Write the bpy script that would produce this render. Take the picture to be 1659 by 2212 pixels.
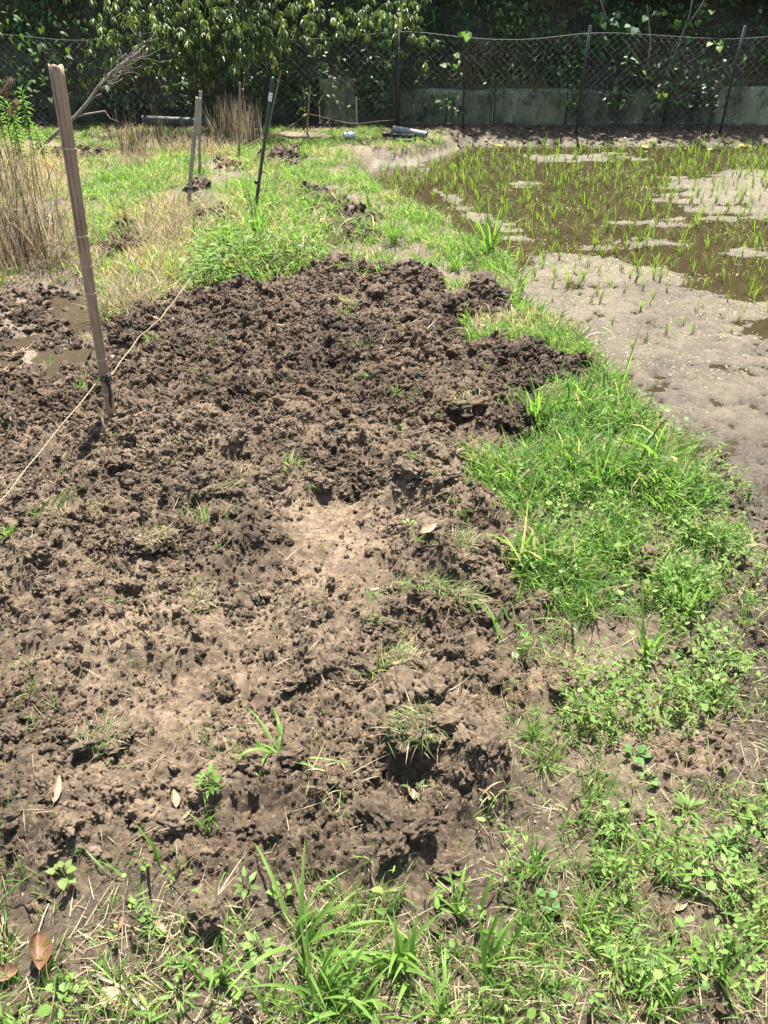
import bpy, bmesh, math, random
import numpy as np
from mathutils import Vector, Matrix

rng = np.random.default_rng(11)
random.seed(11)
PI = math.pi
for o in list(bpy.data.objects):
    bpy.data.objects.remove(o)
scene = bpy.context.scene
COL = scene.collection

# ------------------------------------------------------------------ camera
CAM_H = 1.5
PITCH = math.radians(34.3)
FPX, CX, CY = 1661.7, 829.5, 1106.0           # photograph measured on a 1659 x 2212 grid
cam = bpy.data.cameras.new('camera')
cam.sensor_fit = 'VERTICAL'
cam.sensor_height = 24.0
cam.lens = 24.0 * FPX / 2212.0
cam.clip_start = 0.05
cam.clip_end = 500
camo = bpy.data.objects.new('camera', cam)
COL.objects.link(camo)
camo.location = (0, 0, CAM_H)
camo.rotation_euler = (PI / 2 - PITCH, 0, 0)
scene.camera = camo

# ------------------------------------------------------------------ light
SUN_EL, SUN_AZ = math.radians(67), math.radians(7)   # azimuth from +Y towards +X
world = bpy.data.worlds.new('World')
scene.world = world
world.use_nodes = True
wn = world.node_tree.nodes
sky = wn.new('ShaderNodeTexSky')
sky.sky_type = 'NISHITA'
sky.sun_disc = False
sky.sun_elevation = SUN_EL
sky.sun_rotation = SUN_AZ
sky.air_density = 1.2
sky.dust_density = 2.0
wn['Background'].inputs['Strength'].default_value = 0.065
world.node_tree.links.new(sky.outputs[0], wn['Background'].inputs['Color'])
sund = bpy.data.lights.new('sun', 'SUN')
sund.energy = 5.0
sund.angle = math.radians(0.55)
sund.color = (1.0, 0.965, 0.90)
suno = bpy.data.objects.new('sun', sund)
COL.objects.link(suno)
SDIR = Vector((math.sin(SUN_AZ) * math.cos(SUN_EL), math.cos(SUN_AZ) * math.cos(SUN_EL), math.sin(SUN_EL)))
suno.rotation_euler = (-SDIR).to_track_quat('-Z', 'Y').to_euler()
suno.location = (0, 0, 20)
scene.view_settings.view_transform = 'Standard'
scene.view_settings.look = 'None'
scene.view_settings.gamma = 1.0
scene.view_settings.exposure = 1.9
scene.cycles.max_bounces = 6
scene.cycles.transparent_max_bounces = 4

# ------------------------------------------------------------------ pixel <-> place
cp, sp = math.cos(PITCH), math.sin(PITCH)
def ray(px, py):
    a, b = (px - CX) / FPX, (CY - py) / FPX
    return a, cp + b * sp, -sp + b * cp
def G(px, py, z=0.0):
    a, b, c = ray(px, py)
    t = (z - CAM_H) / c
    return a * t, b * t
def A(px, py, Y):
    a, b, c = ray(px, py)
    t = Y / b
    return np.array((a * t, Y, CAM_H + c * t))
def poly(pts, z=0.0):
    return np.array([G(x, y, z) for x, y in pts])

# ------------------------------------------------------------------ noise
def _h(ix, iy, seed):
    n = (ix.astype(np.int64) * 374761393 + iy.astype(np.int64) * 668265263 + seed * 1442695041) & 0xFFFFFFFF
    n = ((n ^ (n >> 13)) * 1274126177) & 0xFFFFFFFF
    n = ((n ^ (n >> 16)) * 2246822519) & 0xFFFFFFFF
    return ((n ^ (n >> 15)) & 0xFFFFFF) / float(0xFFFFFF)
def noise(x, y, s, seed=0):
    x, y = x * s, y * s
    ix, iy = np.floor(x), np.floor(y)
    fx, fy = x - ix, y - iy
    u, v = fx * fx * fx * (fx * (fx * 6 - 15) + 10), fy * fy * fy * (fy * (fy * 6 - 15) + 10)
    def g(dx, dy):
        a = _h(ix + dx, iy + dy, seed) * 2 * PI
        return np.cos(a) * (fx - dx) + np.sin(a) * (fy - dy)
    return 1.5 * ((g(0, 0) * (1 - u) + g(1, 0) * u) * (1 - v) + (g(0, 1) * (1 - u) + g(1, 1) * u) * v)
def fbm(x, y, s, seed=0, octv=4):
    r, a = 0, 1.0
    for k in range(octv):
        r = r + a * noise(x, y, s, seed + 17 * k)
        a *= 0.5; s *= 2.03
    return r
def worley(x, y, s, seed=0):
    x, y = x * s, y * s
    ix, iy = np.floor(x), np.floor(y)
    best = np.full(x.shape, 9.0); cid = np.zeros(x.shape)
    for dx in (-1, 0, 1):
        for dy in (-1, 0, 1):
            cx, cy = ix + dx, iy + dy
            px = cx + 0.1 + 0.8 * _h(cx, cy, seed); py = cy + 0.1 + 0.8 * _h(cx, cy, seed + 5)
            d = (x - px) ** 2 + (y - py) ** 2
            m = d < best
            best = np.where(m, d, best); cid = np.where(m, _h(cx, cy, seed + 9), cid)
    return np.sqrt(best), cid
def sstep(x, a, b):
    t = np.clip((x - a) / (b - a), 0, 1)
    return t * t * (3 - 2 * t)
def sdf(x, y, P):
    """signed distance to polygon P, positive inside"""
    d2 = np.full(x.shape, 1e9); ins = np.zeros(x.shape, bool)
    n = len(P)
    for i in range(n):
        ax, ay = P[i]; bx, by = P[(i + 1) % n]
        ex, ey = bx - ax, by - ay
        t = np.clip(((x - ax) * ex + (y - ay) * ey) / (ex * ex + ey * ey + 1e-12), 0, 1)
        d2 = np.minimum(d2, (x - ax - t * ex) ** 2 + (y - ay - t * ey) ** 2)
        c = (ay > y) != (by > y)
        ins ^= c & (x < ex * (y - ay) / (ey if abs(ey) > 1e-12 else 1e-12) + ax)
    d = np.sqrt(d2)
    return np.where(ins, d, -d)

# ------------------------------------------------------------------ the lie of the land (zones read off the photograph, on the ground plane)
ZW = -0.150           # paddy water level
ZP = -0.075           # puddle level in the wet corner
PADDY = poly([(1030, 292), (960, 318), (890, 338), (800, 346), (788, 365), (800, 400), (845, 440), (950, 488), (1040, 540), (1112, 590), (1135, 640),
              (1150, 690), (1225, 725), (1285, 790), (1385, 880), (1440, 935), (1540, 985), (1595, 1080), (1625, 1180),
              (1650, 1300), (1648, 1420), (1665, 1520), (1660, 1620), (1690, 1720), (1800, 1900), (2100, 2300), (3400, 2300), (3800, 700),
              (3800, 284), (1700, 290), (1200, 286)], ZW * 0.6)
TILLED = poly([(-900, 900), (0, 856), (100, 842), (175, 800), (225, 745), (240, 700), (350, 650), (420, 640), (500, 622), (560, 625), (700, 602), (745, 582),
               (860, 590), (940, 592), (960, 640), (1000, 640), (1090, 630), (1120, 676), (1030, 690), (1000, 705), (1012, 742),
               (1120, 752), (1180, 758), (1200, 785), (1290, 788), (1300, 812), (1185, 840), (1160, 930), (1115, 978), (1000, 975), (985, 1040),
               (1070, 1095), (1105, 1150), (1085, 1230), (1120, 1290), (1170, 1310), (1150, 1400), (1085, 1430), (1060, 1480),
               (1075, 1530), (1060, 1610), (1105, 1680), (1130, 1740), (1060, 1765), (1000, 1800), (1010, 1870), (930, 1925),
               (880, 1960), (700, 1930), (560, 1925), (430, 1965), (300, 1920), (180, 1945), (0, 1960), (-900, 1930)])
DUG = [poly(p) for p in (
    [(636, 420), (680, 408), (730, 430), (815, 470), (812, 520), (720, 525), (690, 480)],
    [(560, 335), (620, 318), (660, 330), (640, 362), (575, 362)],
    [(470, 345), (520, 352), (515, 370), (470, 368)],
    [(110, 330), (160, 318), (235, 330), (225, 352), (140, 352)],
    [(425, 470), (480, 448), (520, 465), (500, 500), (430, 500)],
    [(220, 545), (250, 500), (300, 490), (310, 520), (250, 575)],
    [(408, 395), (432, 388), (440, 412), (415, 418)],
    [(1360, 1195), (1420, 1180), (1430, 1220), (1370, 1235)],
    [(1080, 1440), (1230, 1420), (1240, 1500), (1120, 1540)],
    [(1370, 1600), (1560, 1560), (1600, 1640), (1440, 1680)])]
WET = poly([(-900, 620), (0, 620), (60, 600), (190, 600), (222, 640), (235, 700), (215, 745), (170, 800), (100, 842), (0, 856), (-900, 900)])
PUDD = [poly(p) for p in (
    [(95, 640), (120, 618), (200, 612), (215, 650), (205, 690), (160, 690), (110, 660)],
    [(-300, 800), (0, 805), (60, 815), (80, 838), (0, 850), (-300, 860)],
    [(60, 735), (110, 720), (160, 735), (150, 762), (80, 765)])]
SMOOTH = [poly(p) for p in (
    [(580, 1095), (700, 1074), (800, 1074), (825, 1130), (855, 1230), (840, 1275), (690, 1280), (620, 1190)],
    [(560, 1262), (840, 1268), (780, 1330), (600, 1330)],
    [(240, 1450), (430, 1428), (600, 1440), (640, 1500), (500, 1540), (300, 1500)],
    [(180, 1540), (420, 1520), (470, 1600), (300, 1600)],
    [(0, 1400), (130, 1400), (190, 1440), (60, 1470)],
    [(420, 1330), (640, 1340), (620, 1400), (440, 1400)])]
HOLES = [(860, 1690, .055, .055), (815, 1668, .04, .03), (60, 1190, .06, .05), (270, 1310, .05, .05), (500, 1000, .05, .04), (800, 672, .10, .07),
         (845, 1215, .045, .05), (350, 1490, .04, .02), (980, 690, .07, .05), (120, 905, .07, .04), (700, 700, .06, .04), (770, 1065, .05, .04),
         (690, 1075, .05, .035), (300, 1335, .05, .03), (640, 1440, .05, .03), (330, 1760, .06, .04), (560, 1800, .05, .03)]
MOUNDS = [(600, 680, .26, .05), (720, 610, .20, .07), (860, 620, .16, .09), (760, 720, .2, .04), (1040, 645, .11, .10), (540, 760, .18, .05),
          (1080, 770, .22, .06), (900, 760, .15, .05), (780, 790, .10, .06), (960, 880, .20, .04), (1060, 900, .15, .05), (880, 980, .13, .05),
          (905, 1085, .11, .09), (985, 1105, .13, .07), (925, 1165, .09, .09), (915, 1240, .10, .09), (1000, 1240, .10, .07), (930, 1330, .10, .03),
          (860, 1300, .08, .03), (470, 1070, .12, .04), (320, 1180, .10, .06), (380, 1310, .11, .05), (500, 1120, .12, .03), (640, 1330, .08, .03),
          (940, 1480, .11, .05), (880, 1560, .10, .06), (960, 1600, .09, .07), (1050, 1690, .06, .07), (820, 1450, .08, .04), (990, 1680, .05, .05),
          (760, 1780, .10, .05), (560, 1860, .08, .04), (830, 1850, .08, .02), (900, 1850, .07, .02), (500, 1740, .08, .04), (320, 1720, .08, .05),
          (150, 1780, .09, .05), (100, 1850, .08, .04), (250, 1850, .08, .04), (440, 1985, .045, .05), (640, 1710, .08, .04), (720, 1600, .10, .04),
          (120, 1620, .12, .03), (20, 1700, .1, .04), (60, 900, .2, .05), (300, 870, .15, .03), (200, 1080, .14, .03), (60, 1260, .12, .04),
          (720, 470, .2, .04), (680, 425, .15, .05), (770, 490, .15, .04), (600, 345, .3, .02), (470, 470, .15, .03), (180, 335, .35, .01), (275, 510, .2, .03)]
def wob(x, y):
    return 0.035 * fbm(x, y, 5.0, 71, 3)
def paddy_d(x, y):
    return sdf(x, y, PADDY) + wob(x, y)
def tilled_d(x, y):
    d = sdf(x, y, TILLED)
    for P in DUG:
        d = np.maximum(d, sdf(x, y, P))
    return d + 1.3 * wob(x, y)
MUD_NEAR = poly([(1108, 575), (1150, 556), (1200, 546), (1260, 552), (1330, 556), (1420, 575), (1490, 590), (1512, 622), (1560, 640), (1700, 655), (2900, 690),
                 (2900, 1330), (1640, 1340), (1600, 1200), (1400, 1000), (1100, 800)], ZW)
MUD_FAR = poly([(1430, 388), (1560, 360), (1700, 352), (2500, 340), (2500, 500), (1659, 492), (1560, 485), (1450, 445), (1385, 415)], ZW)
MUD_PATCH = [poly(p, ZW) for p in ([(788, 338), (880, 332), (925, 360), (920, 376), (880, 360), (800, 356)],
                                   [(930, 400), (975, 420), (1030, 455), (1095, 480), (1140, 500), (1120, 512), (1060, 492), (1000, 462), (940, 418)],
                                   [(1240, 528), (1440, 512), (1470, 530), (1330, 542), (1260, 540)], [(1330, 478), (1480, 470), (1490, 488), (1360, 494)],
                                   [(1130, 336), (1330, 328), (1420, 345), (1180, 352)], [(1100, 395), (1160, 390), (1170, 402), (1110, 405)],
                                   [(1080, 505), (1150, 500), (1150, 520), (1090, 522)], [(1550, 545), (1760, 535), (1760, 560), (1600, 560)])]
PUDDLE_MUD = [poly(p, ZW) for p in ([(1590, 705), (1640, 690), (2000, 700), (2000, 745), (1640, 738)], [(1600, 1365), (1700, 1340), (2400, 1400), (2400, 2200), (1640, 1700), (1620, 1500)])]
def paddy_e(x, y):
    """height of the paddy bed above water level"""
    n1 = fbm(x * 0.45, y * 1.5, 1.6, 33, 4)
    e = -0.012 + 0.010 * (n1 - 0.25)
    e = np.maximum(e, -0.012 + 0.018 * sstep(sdf(x, y, MUD_NEAR) + 0.12 * fbm(x, y, 3, 41, 3), -0.10, 0.12))
    e = np.maximum(e, -0.012 + 0.0165 * sstep(sdf(x, y, MUD_FAR) + 0.35 * fbm(x * .5, y * 1.6, 2, 43, 4), -0.25, 0.3))
    for P in MUD_PATCH:
        e = np.maximum(e, -0.012 + 0.015 * sstep(sdf(x, y, P) + 0.10 * fbm(x * .5, y * 1.5, 4, 47, 3), -0.09, 0.06))
    for P in PUDDLE_MUD:
        e = e - 0.025 * sstep(sdf(x, y, P) + 0.08 * fbm(x, y, 4, 53, 3), -0.05, 0.12)
    e = e + 0.0070 * fbm(x * .5, y * 1.6, 4, 57, 5) + 0.0045 * fbm(x, y, 16, 59, 3) + 0.0022 * noise(x, y, 55, 61)
    e = e + (0.004 + 0.009 * sstep(fbm(x, y, 1.7, 60, 2), -.2, .4)) * fbm(x, y, 11, 58, 5) * sstep(sdf(x, y, MUD_NEAR), 0, .2) * (y < 4.6)
    lump, cid = worley(x, y, 4.5, 63)
    e = e + np.where(cid > 0.93, 0.028, 0) * np.clip(1 - (lump / .28) ** 2, 0, 1) * (sdf(x, y, MUD_NEAR) > 0) * (y < 3.9)
    return e
_mx = np.array([[*G(a, b), c, d] for a, b, c, d in MOUNDS]); _hx = np.array([[*G(a, b), c, d] for a, b, c, d in HOLES])
def height(x, y, fine=True, parts=False):
    x = np.atleast_1d(np.asarray(x, float)); y = np.atleast_1d(np.asarray(y, float))
    near = sstep(-np.hypot(x, y - 4), -16, -9)
    pd = paddy_d(x, y); td = tilled_d(x, y)
    h = 0.02 * fbm(x, y, 0.9, 3, 3) + 0.012 * fbm(x, y, 6, 5, 3)
    dw = sdf(x, y, WET) + wob(x, y)
    h = h - 0.075 * sstep(dw, -0.12, 0.14)
    for P in PUDD:
        h = h - 0.035 * sstep(sdf(x, y, P) + 0.05 * fbm(x, y, 6, 79, 3), -0.05, 0.06)
    T = sstep(td, -0.05, 0.06)
    Sm = np.zeros(x.shape)
    for ip, P in enumerate(SMOOTH):
        Sm = np.maximum(Sm, (1.0 if ip == 0 else .48) * sstep(sdf(x, y, P) + 0.05 * fbm(x, y, 9, 83, 3), -0.05, 0.07))
    rough = np.maximum(T, 0.45 * sstep(dw, -.05, .08)) * (1 - 0.80 * Sm)
    if fine:
        wx, wy = x + 0.012 * noise(x, y, 22, 91), y + 0.012 * noise(x, y, 22, 92)
        big = fbm(x, y, 4.2, 7, 3)
        w1, c1 = worley(wx, wy, 13, 1); w2, c2 = worley(wx, wy, 30, 2); w3, c3 = worley(wx, wy, 68, 3)
        dome = lambda w: np.sqrt(np.clip(1 - (w / 0.72) ** 2, 0, 1))
        soil = 0.034 * big + (0.004 + 0.024 * c1 ** 2) * dome(w1) * (0.6 + big).clip(0.25, 1.3) + (0.003 + 0.012 * c2) * dome(w2) + (0.002 + 0.007 * c3) * dome(w3) + 0.005 * noise(x, y, 120, 95)
        h = h + rough * soil + 0.010 * T * (1 - Sm)
        gnd = 0.010 * fbm(x, y, 14, 21, 4) + 0.004 * noise(x, y, 90, 23)
        h = h + (1 - T) * near * (1 - sstep(pd, -.1, .05)) * gnd
        h = h + T * Sm * (0.004 * fbm(x, y, 25, 25, 3) + 0.003 * noise(x, y, 110, 27))
    h = h - 0.004 * T * Sm
    for mx, my, r, a in _mx:
        q = ((x - mx) ** 2 + (y - my) ** 2) / (r * r)
        h = h + a * 0.76 * np.exp(-q ** 1.6)
    for mx, my, r, a in _hx:
        q = ((x - mx) ** 2 + (y - my) ** 2) / (r * r)
        h = h - a * np.exp(-q ** 1.3)
    h = np.maximum(h, -0.13)
    k = sstep(pd, -0.13, 0.10)
    hp = ZW + paddy_e(x, y)
    h = h * (1 - k) + hp * k
    bank = sstep(y, 10.55, 11.0)
    h = h * (1 - bank) + bank * (0.0 + 0.02 * fbm(x, y, 3, 97, 3))
    if parts:
        return h, pd, td, dw, Sm
    return h
def hz(x, y):
    return float(height(x, y)[0])

# ------------------------------------------------------------------ mesh helpers
def make_mesh(name, V, quads=None, tris=None, col=None, smooth=True, uvcol=None):
    me = bpy.data.meshes.new(name)
    V = np.asarray(V, np.float32)
    fs = []
    nq = 0 if quads is None else len(quads); nt = 0 if tris is None else len(tris)
    li = np.concatenate([np.asarray(quads, np.int32).ravel() if nq else np.zeros(0, np.int32), np.asarray(tris, np.int32).ravel() if nt else np.zeros(0, np.int32)])
    ls = np.concatenate([np.arange(nq) * 4, nq * 4 + np.arange(nt) * 3]).astype(np.int32)
    me.vertices.add(len(V)); me.vertices.foreach_set('co', V.ravel())
    me.loops.add(len(li)); me.loops.foreach_set('vertex_index', li)
    me.polygons.add(nq + nt); me.polygons.foreach_set('loop_start', ls)
    me.polygons.foreach_set('use_smooth', np.full(nq + nt, smooth))
    if col is not None:
        a = me.attributes.new('Col', 'FLOAT_COLOR', 'POINT')
        c4 = np.ones((len(V), 4), np.float32); c4[:, :3] = col
        a.data.foreach_set('color', c4.ravel())
    me.update(calc_edges=True)
    return me
def link(name, me, mat=None, parent=None, loc=None, **tags):
    o = bpy.data.objects.new(name, me)
    COL.objects.link(o)
    if mat is not None and me is not None and not me.materials:
        me.materials.append(mat)
    if parent is not None:
        o.parent = parent
    if loc is not None:
        o.location = loc
    for k, v in tags.items():
        o[k] = v
    return o
def thing(name, label, category, loc=(0, 0, 0), group=None, rz=0):
    o = bpy.data.objects.new(name, None)
    COL.objects.link(o)
    o.location = loc; o.rotation_euler = (0, 0, rz); o.empty_display_size = 0.05
    o['label'] = label; o['category'] = category
    if group: o['group'] = group
    return o
class Acc:
    """collects pieces of one mesh"""
    def __init__(s): s.V = []; s.Q = []; s.T = []; s.C = []; s.n = 0
    def add(s, V, quads=None, tris=None, col=None):
        V = np.asarray(V, float)
        s.V.append(V)
        if quads is not None and len(quads): s.Q.append(np.asarray(quads) + s.n)
        if tris is not None and len(tris): s.T.append(np.asarray(tris) + s.n)
        c = np.empty((len(V), 3)); c[:] = (1, 1, 1) if col is None else col
        s.C.append(c); s.n += len(V)
    def mesh(s, name, smooth=True):
        return make_mesh(name, np.concatenate(s.V), np.concatenate(s.Q) if s.Q else None, np.concatenate(s.T) if s.T else None, np.concatenate(s.C), smooth)
def norm(v):
    return v / (np.linalg.norm(v, axis=-1, keepdims=True) + 1e-12)
def blades(P, az, L, W, tilt, bend, col, S=4, twist=0.0, tipcol=None, power=1.4):
    N = len(P); P = np.asarray(P, float)
    f = lambda a: np.broadcast_to(np.asarray(a, float), (N,))
    az, L, W, tilt, bend, twist = map(f, (az, L, W, tilt, bend, twist))
    side = np.stack([-np.sin(az), np.cos(az), np.zeros(N)], 1)
    pts = [P]
    dirs = []
    for k in range(S):
        th = tilt + bend * ((k + 0.5) / S) ** power
        d = np.stack([np.sin(th) * np.cos(az), np.sin(th) * np.sin(az), np.cos(th)], 1)
        dirs.append(d); pts.append(pts[-1] + d * (L / S)[:, None])
    dirs.append(dirs[-1])
    V = np.empty((N, S + 1, 2, 3)); C = np.empty((N, S + 1, 2, 3))
    col = np.broadcast_to(np.asarray(col, float), (N, 3)); tc = col if tipcol is None else np.broadcast_to(np.asarray(tipcol, float), (N, 3))
    for k in range(S + 1):
        s = k / S
        w = (0.55 + 0.45 * min(1, s * 3)) * (1 - s ** 2.2) + 0.04
        nrm = np.cross(dirs[k], side)
        tw = twist * (0.3 + s)
        wv = side * np.cos(tw)[:, None] + nrm * np.sin(tw)[:, None]
        V[:, k, 0] = pts[k] + wv * (W * w * 0.5)[:, None]
        V[:, k, 1] = pts[k] - wv * (W * w * 0.5)[:, None]
        C[:, k] = (col * (1 - s) + tc * s)[:, None]
    base = (np.arange(N) * (S + 1) * 2)[:, None]
    q = np.concatenate([base + 2 * k + np.array([[0, 1, 3, 2]]) for k in range(S)], 0)
    return V.reshape(-1, 3), q, C.reshape(-1, 3)
def leaf_template(kind='ovate', droop=0.15, fold=0.12):
    if kind == 'lance':
        xs, ws = [0.25, 0.6], [0.42, 0.40]
    elif kind == 'heart':
        xs, ws = [0.06, 0.45], [0.50, 0.46]
    elif kind == 'round':
        xs, ws = [0.25, 0.75], [0.48, 0.42]
    else:
        xs, ws = [0.28, 0.66], [0.5, 0.36]
    V = [(0, 0, 0)]
    for x, w in zip(xs, ws):
        V += [(x, w, fold * w - droop * x * x), (x, 0, -droop * x * x), (x, -w, fold * w - droop * x * x)]
    V += [(1, 0, -droop)]
    if kind == 'heart':
        V[0] = (0.1, 0, 0); V[1] = (-0.05, 0.33, 0); V[3] = (-0.05, -0.33, 0); V[2] = (0.12, 0, 0)
        V[4] = (0.4, 0.5, .02); V[6] = (0.4, -0.5, .02)
    T = [(0, 2, 1), (0, 3, 2), (1, 2, 5), (1, 5, 4), (2, 3, 6), (2, 6, 5), (4, 5, 7), (5, 6, 7)]
    return np.array(V, float), np.array(T)
def leaves(P, axis, up, L, W, col, tpl):
    """one leaf per row: axis = leaf direction, up = roughly its upper side"""
    N = len(P); TV, TT = tpl
    f = lambda a: np.broadcast_to(np.asarray(a, float), (N,))
    L, W = f(L), f(W)
    ax = norm(np.asarray(axis, float)); sd = norm(np.cross(up, ax)); nn = np.cross(ax, sd)
    V = P[:, None] + TV[None, :, 0:1] * ax[:, None] * L[:, None, None] + TV[None, :, 1:2] * sd[:, None] * W[:, None, None] + TV[None, :, 2:3] * nn[:, None] * L[:, None, None]
    T = (np.arange(N) * len(TV))[:, None, None] + TT[None]
    C = np.repeat(np.broadcast_to(np.asarray(col, float), (N, 3))[:, None], len(TV), 1)
    return V.reshape(-1, 3), T.reshape(-1, 3), C.reshape(-1, 3)
def tube(pts, radii, n=6, caps=True):
    pts = np.asarray(pts, float); M = len(pts)
    radii = np.broadcast_to(np.asarray(radii, float), (M,))
    d = np.gradient(pts, axis=0); d = norm(d)
    ref = np.array([0.0, 0, 1]) if abs(d[0][2]) < 0.8 else np.array([1.0, 0, 0])
    V = []
    a = np.arange(n) * 2 * PI / n
    for i in range(M):
        u = norm(np.cross(d[i], ref)); v = np.cross(d[i], u)
        V.append(pts[i] + radii[i] * (np.cos(a)[:, None] * u + np.sin(a)[:, None] * v))
    V = np.concatenate(V)
    Q = []
    for i in range(M - 1):
        for k in range(n):
            k2 = (k + 1) % n
            Q.append((i * n + k, i * n + k2, (i + 1) * n + k2, (i + 1) * n + k))
    T = []
    if caps:
        V = np.concatenate([V, pts[:1], pts[-1:]])
        for k in range(n):
            k2 = (k + 1) % n
            T += [(M * n, k2, k), (M * n + 1, (M - 1) * n + k, (M - 1) * n + k2)]
    return V, np.array(Q), np.array(T) if T else None
def box(cx, cy, cz, sx, sy, sz):
    V = np.array([(cx + i * sx / 2, cy + j * sy / 2, cz + k * sz / 2) for i in (-1, 1) for j in (-1, 1) for k in (-1, 1)])
    Q = np.array([(0, 1, 3, 2), (4, 6, 7, 5), (0, 4, 5, 1), (2, 3, 7, 6), (0, 2, 6, 4), (1, 5, 7, 3)])
    return V, Q
def ico(sub=1):
    bm = bmesh.new(); bmesh.ops.create_icosphere(bm, subdivisions=sub, radius=1.0)
    V = np.array([v.co[:] for v in bm.verts]); T = np.array([[v.index for v in f.verts] for f in bm.faces]); bm.free()
    return V, T

def gn_scatter(name, P, Rt, Sc, protos, idx=None, **tags):
    pc = bpy.data.collections.new(name + '_kinds')
    for me in protos:
        pc.objects.link(bpy.data.objects.new(name + '_piece', me))
    me = make_mesh(name, P)
    for nm, arr in (('rot', Rt), ('scl', Sc)):
        at = me.attributes.new(nm, 'FLOAT_VECTOR', 'POINT'); at.data.foreach_set('vector', np.asarray(arr, np.float32).ravel())
    at = me.attributes.new('idx', 'INT', 'POINT'); at.data.foreach_set('value', (rng.integers(0, len(protos), len(P)) if idx is None else idx).astype(np.int32))
    ng = bpy.data.node_groups.new(name, 'GeometryNodeTree')
    ng.interface.new_socket('Geometry', in_out='INPUT', socket_type='NodeSocketGeometry'); ng.interface.new_socket('Geometry', in_out='OUTPUT', socket_type='NodeSocketGeometry')
    gi, go = ng.nodes.new('NodeGroupInput'), ng.nodes.new('NodeGroupOutput')
    iop = ng.nodes.new('GeometryNodeInstanceOnPoints'); ci = ng.nodes.new('GeometryNodeCollectionInfo')
    ci.inputs['Collection'].default_value = pc; ci.inputs['Separate Children'].default_value = True; ci.inputs['Reset Children'].default_value = True
    def nat(nm, tp):
        q = ng.nodes.new('GeometryNodeInputNamedAttribute'); q.data_type = tp; q.inputs['Name'].default_value = nm; return q.outputs[0]
    L_ = ng.links.new
    L_(gi.outputs[0], iop.inputs['Points']); L_(ci.outputs[0], iop.inputs['Instance']); iop.inputs['Pick Instance'].default_value = True
    L_(nat('idx', 'INT'), iop.inputs['Instance Index']); L_(nat('rot', 'FLOAT_VECTOR'), iop.inputs['Rotation']); L_(nat('scl', 'FLOAT_VECTOR'), iop.inputs['Scale'])
    L_(iop.outputs[0], go.inputs[0])
    o = link(name, me, None, **tags)
    md = o.modifiers.new('scatter', 'NODES'); md.node_group = ng
    return o
# ------------------------------------------------------------------ materials
def new_mat(name):
    m = bpy.data.materials.new(name); m.use_nodes = True
    nt = m.node_tree; b = nt.nodes['Principled BSDF']
    return m, nt, b
def add(nt, t, **kw):
    n = nt.nodes.new(t)
    for k, v in kw.items(): setattr(n, k, v)
    return n
def tnoise(nt, scale, detail=4, rough=0.6, vec=None, dim='3D'):
    n = add(nt, 'ShaderNodeTexNoise'); n.inputs['Scale'].default_value = scale; n.inputs['Detail'].default_value = detail; n.inputs['Roughness'].default_value = rough
    if vec is not None: nt.links.new(vec, n.inputs['Vector'])
    return n
def ramp(nt, fac, stops):
    r = add(nt, 'ShaderNodeValToRGB'); e = r.color_ramp.elements
    while len(e) < len(stops): e.new(0.5)
    for el, (p, c) in zip(e, stops): el.position = p; el.color = (*c, 1)
    nt.links.new(fac, r.inputs[0]); return r.outputs[0]
def mixc(nt, fac, a, b, mode='MIX'):
    n = add(nt, 'ShaderNodeMix', data_type='RGBA', blend_type=mode)
    for s, v in ((0, fac), (6, a), (7, b)):
        if hasattr(v, 'links') or hasattr(v, 'is_linked'): nt.links.new(v, n.inputs[s])
        elif isinstance(v, tuple): n.inputs[s].default_value = (*v, 1)
        else: n.inputs[s].default_value = v
    return n.outputs[2]
def bump(nt, b, height, dist, strength=1.0):
    n = add(nt, 'ShaderNodeBump'); n.inputs['Distance'].default_value = dist; n.inputs['Strength'].default_value = strength
    nt.links.new(height, n.inputs['Height']); nt.links.new(n.outputs[0], b.inputs['Normal']); return n
def mat_leaf(name, trans=0.45, rough=0.45, spec=0.35, tint=(1.15, 1.15, 0.6), attr=True, col=(0.1, 0.2, 0.03)):
    m, nt, b = new_mat(name)
    if attr:
        a = add(nt, 'ShaderNodeAttribute', attribute_name='Col'); c = a.outputs['Color']
    else:
        r = add(nt, 'ShaderNodeRGB'); r.outputs[0].default_value = (*col, 1); c = r.outputs[0]
    tc = add(nt, 'ShaderNodeNewGeometry')
    n = tnoise(nt, 14, 5, 0.7, tc.outputs['Position'])
    c = mixc(nt, 1.0, c, ramp(nt, n.outputs[0], [(0.3, (0.72, 0.72, 0.72)), (0.7, (1.2, 1.2, 1.2))]), 'MULTIPLY')
    nt.links.new(c, b.inputs['Base Color'])
    b.inputs['Roughness'].default_value = rough; b.inputs['Specular IOR Level'].default_value = spec
    t = add(nt, 'ShaderNodeBsdfTranslucent'); tcol = mixc(nt, 1.0, c, tint, 'MULTIPLY'); nt.links.new(tcol, t.inputs['Color'])
    mx = add(nt, 'ShaderNodeMixShader'); mx.inputs[0].default_value = trans
    nt.links.new(b.outputs[0], mx.inputs[1]); nt.links.new(t.outputs[0], mx.inputs[2]); nt.links.new(mx.outputs[0], nt.nodes['Material Output'].inputs['Surface'])
    return m
M = {}
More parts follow.
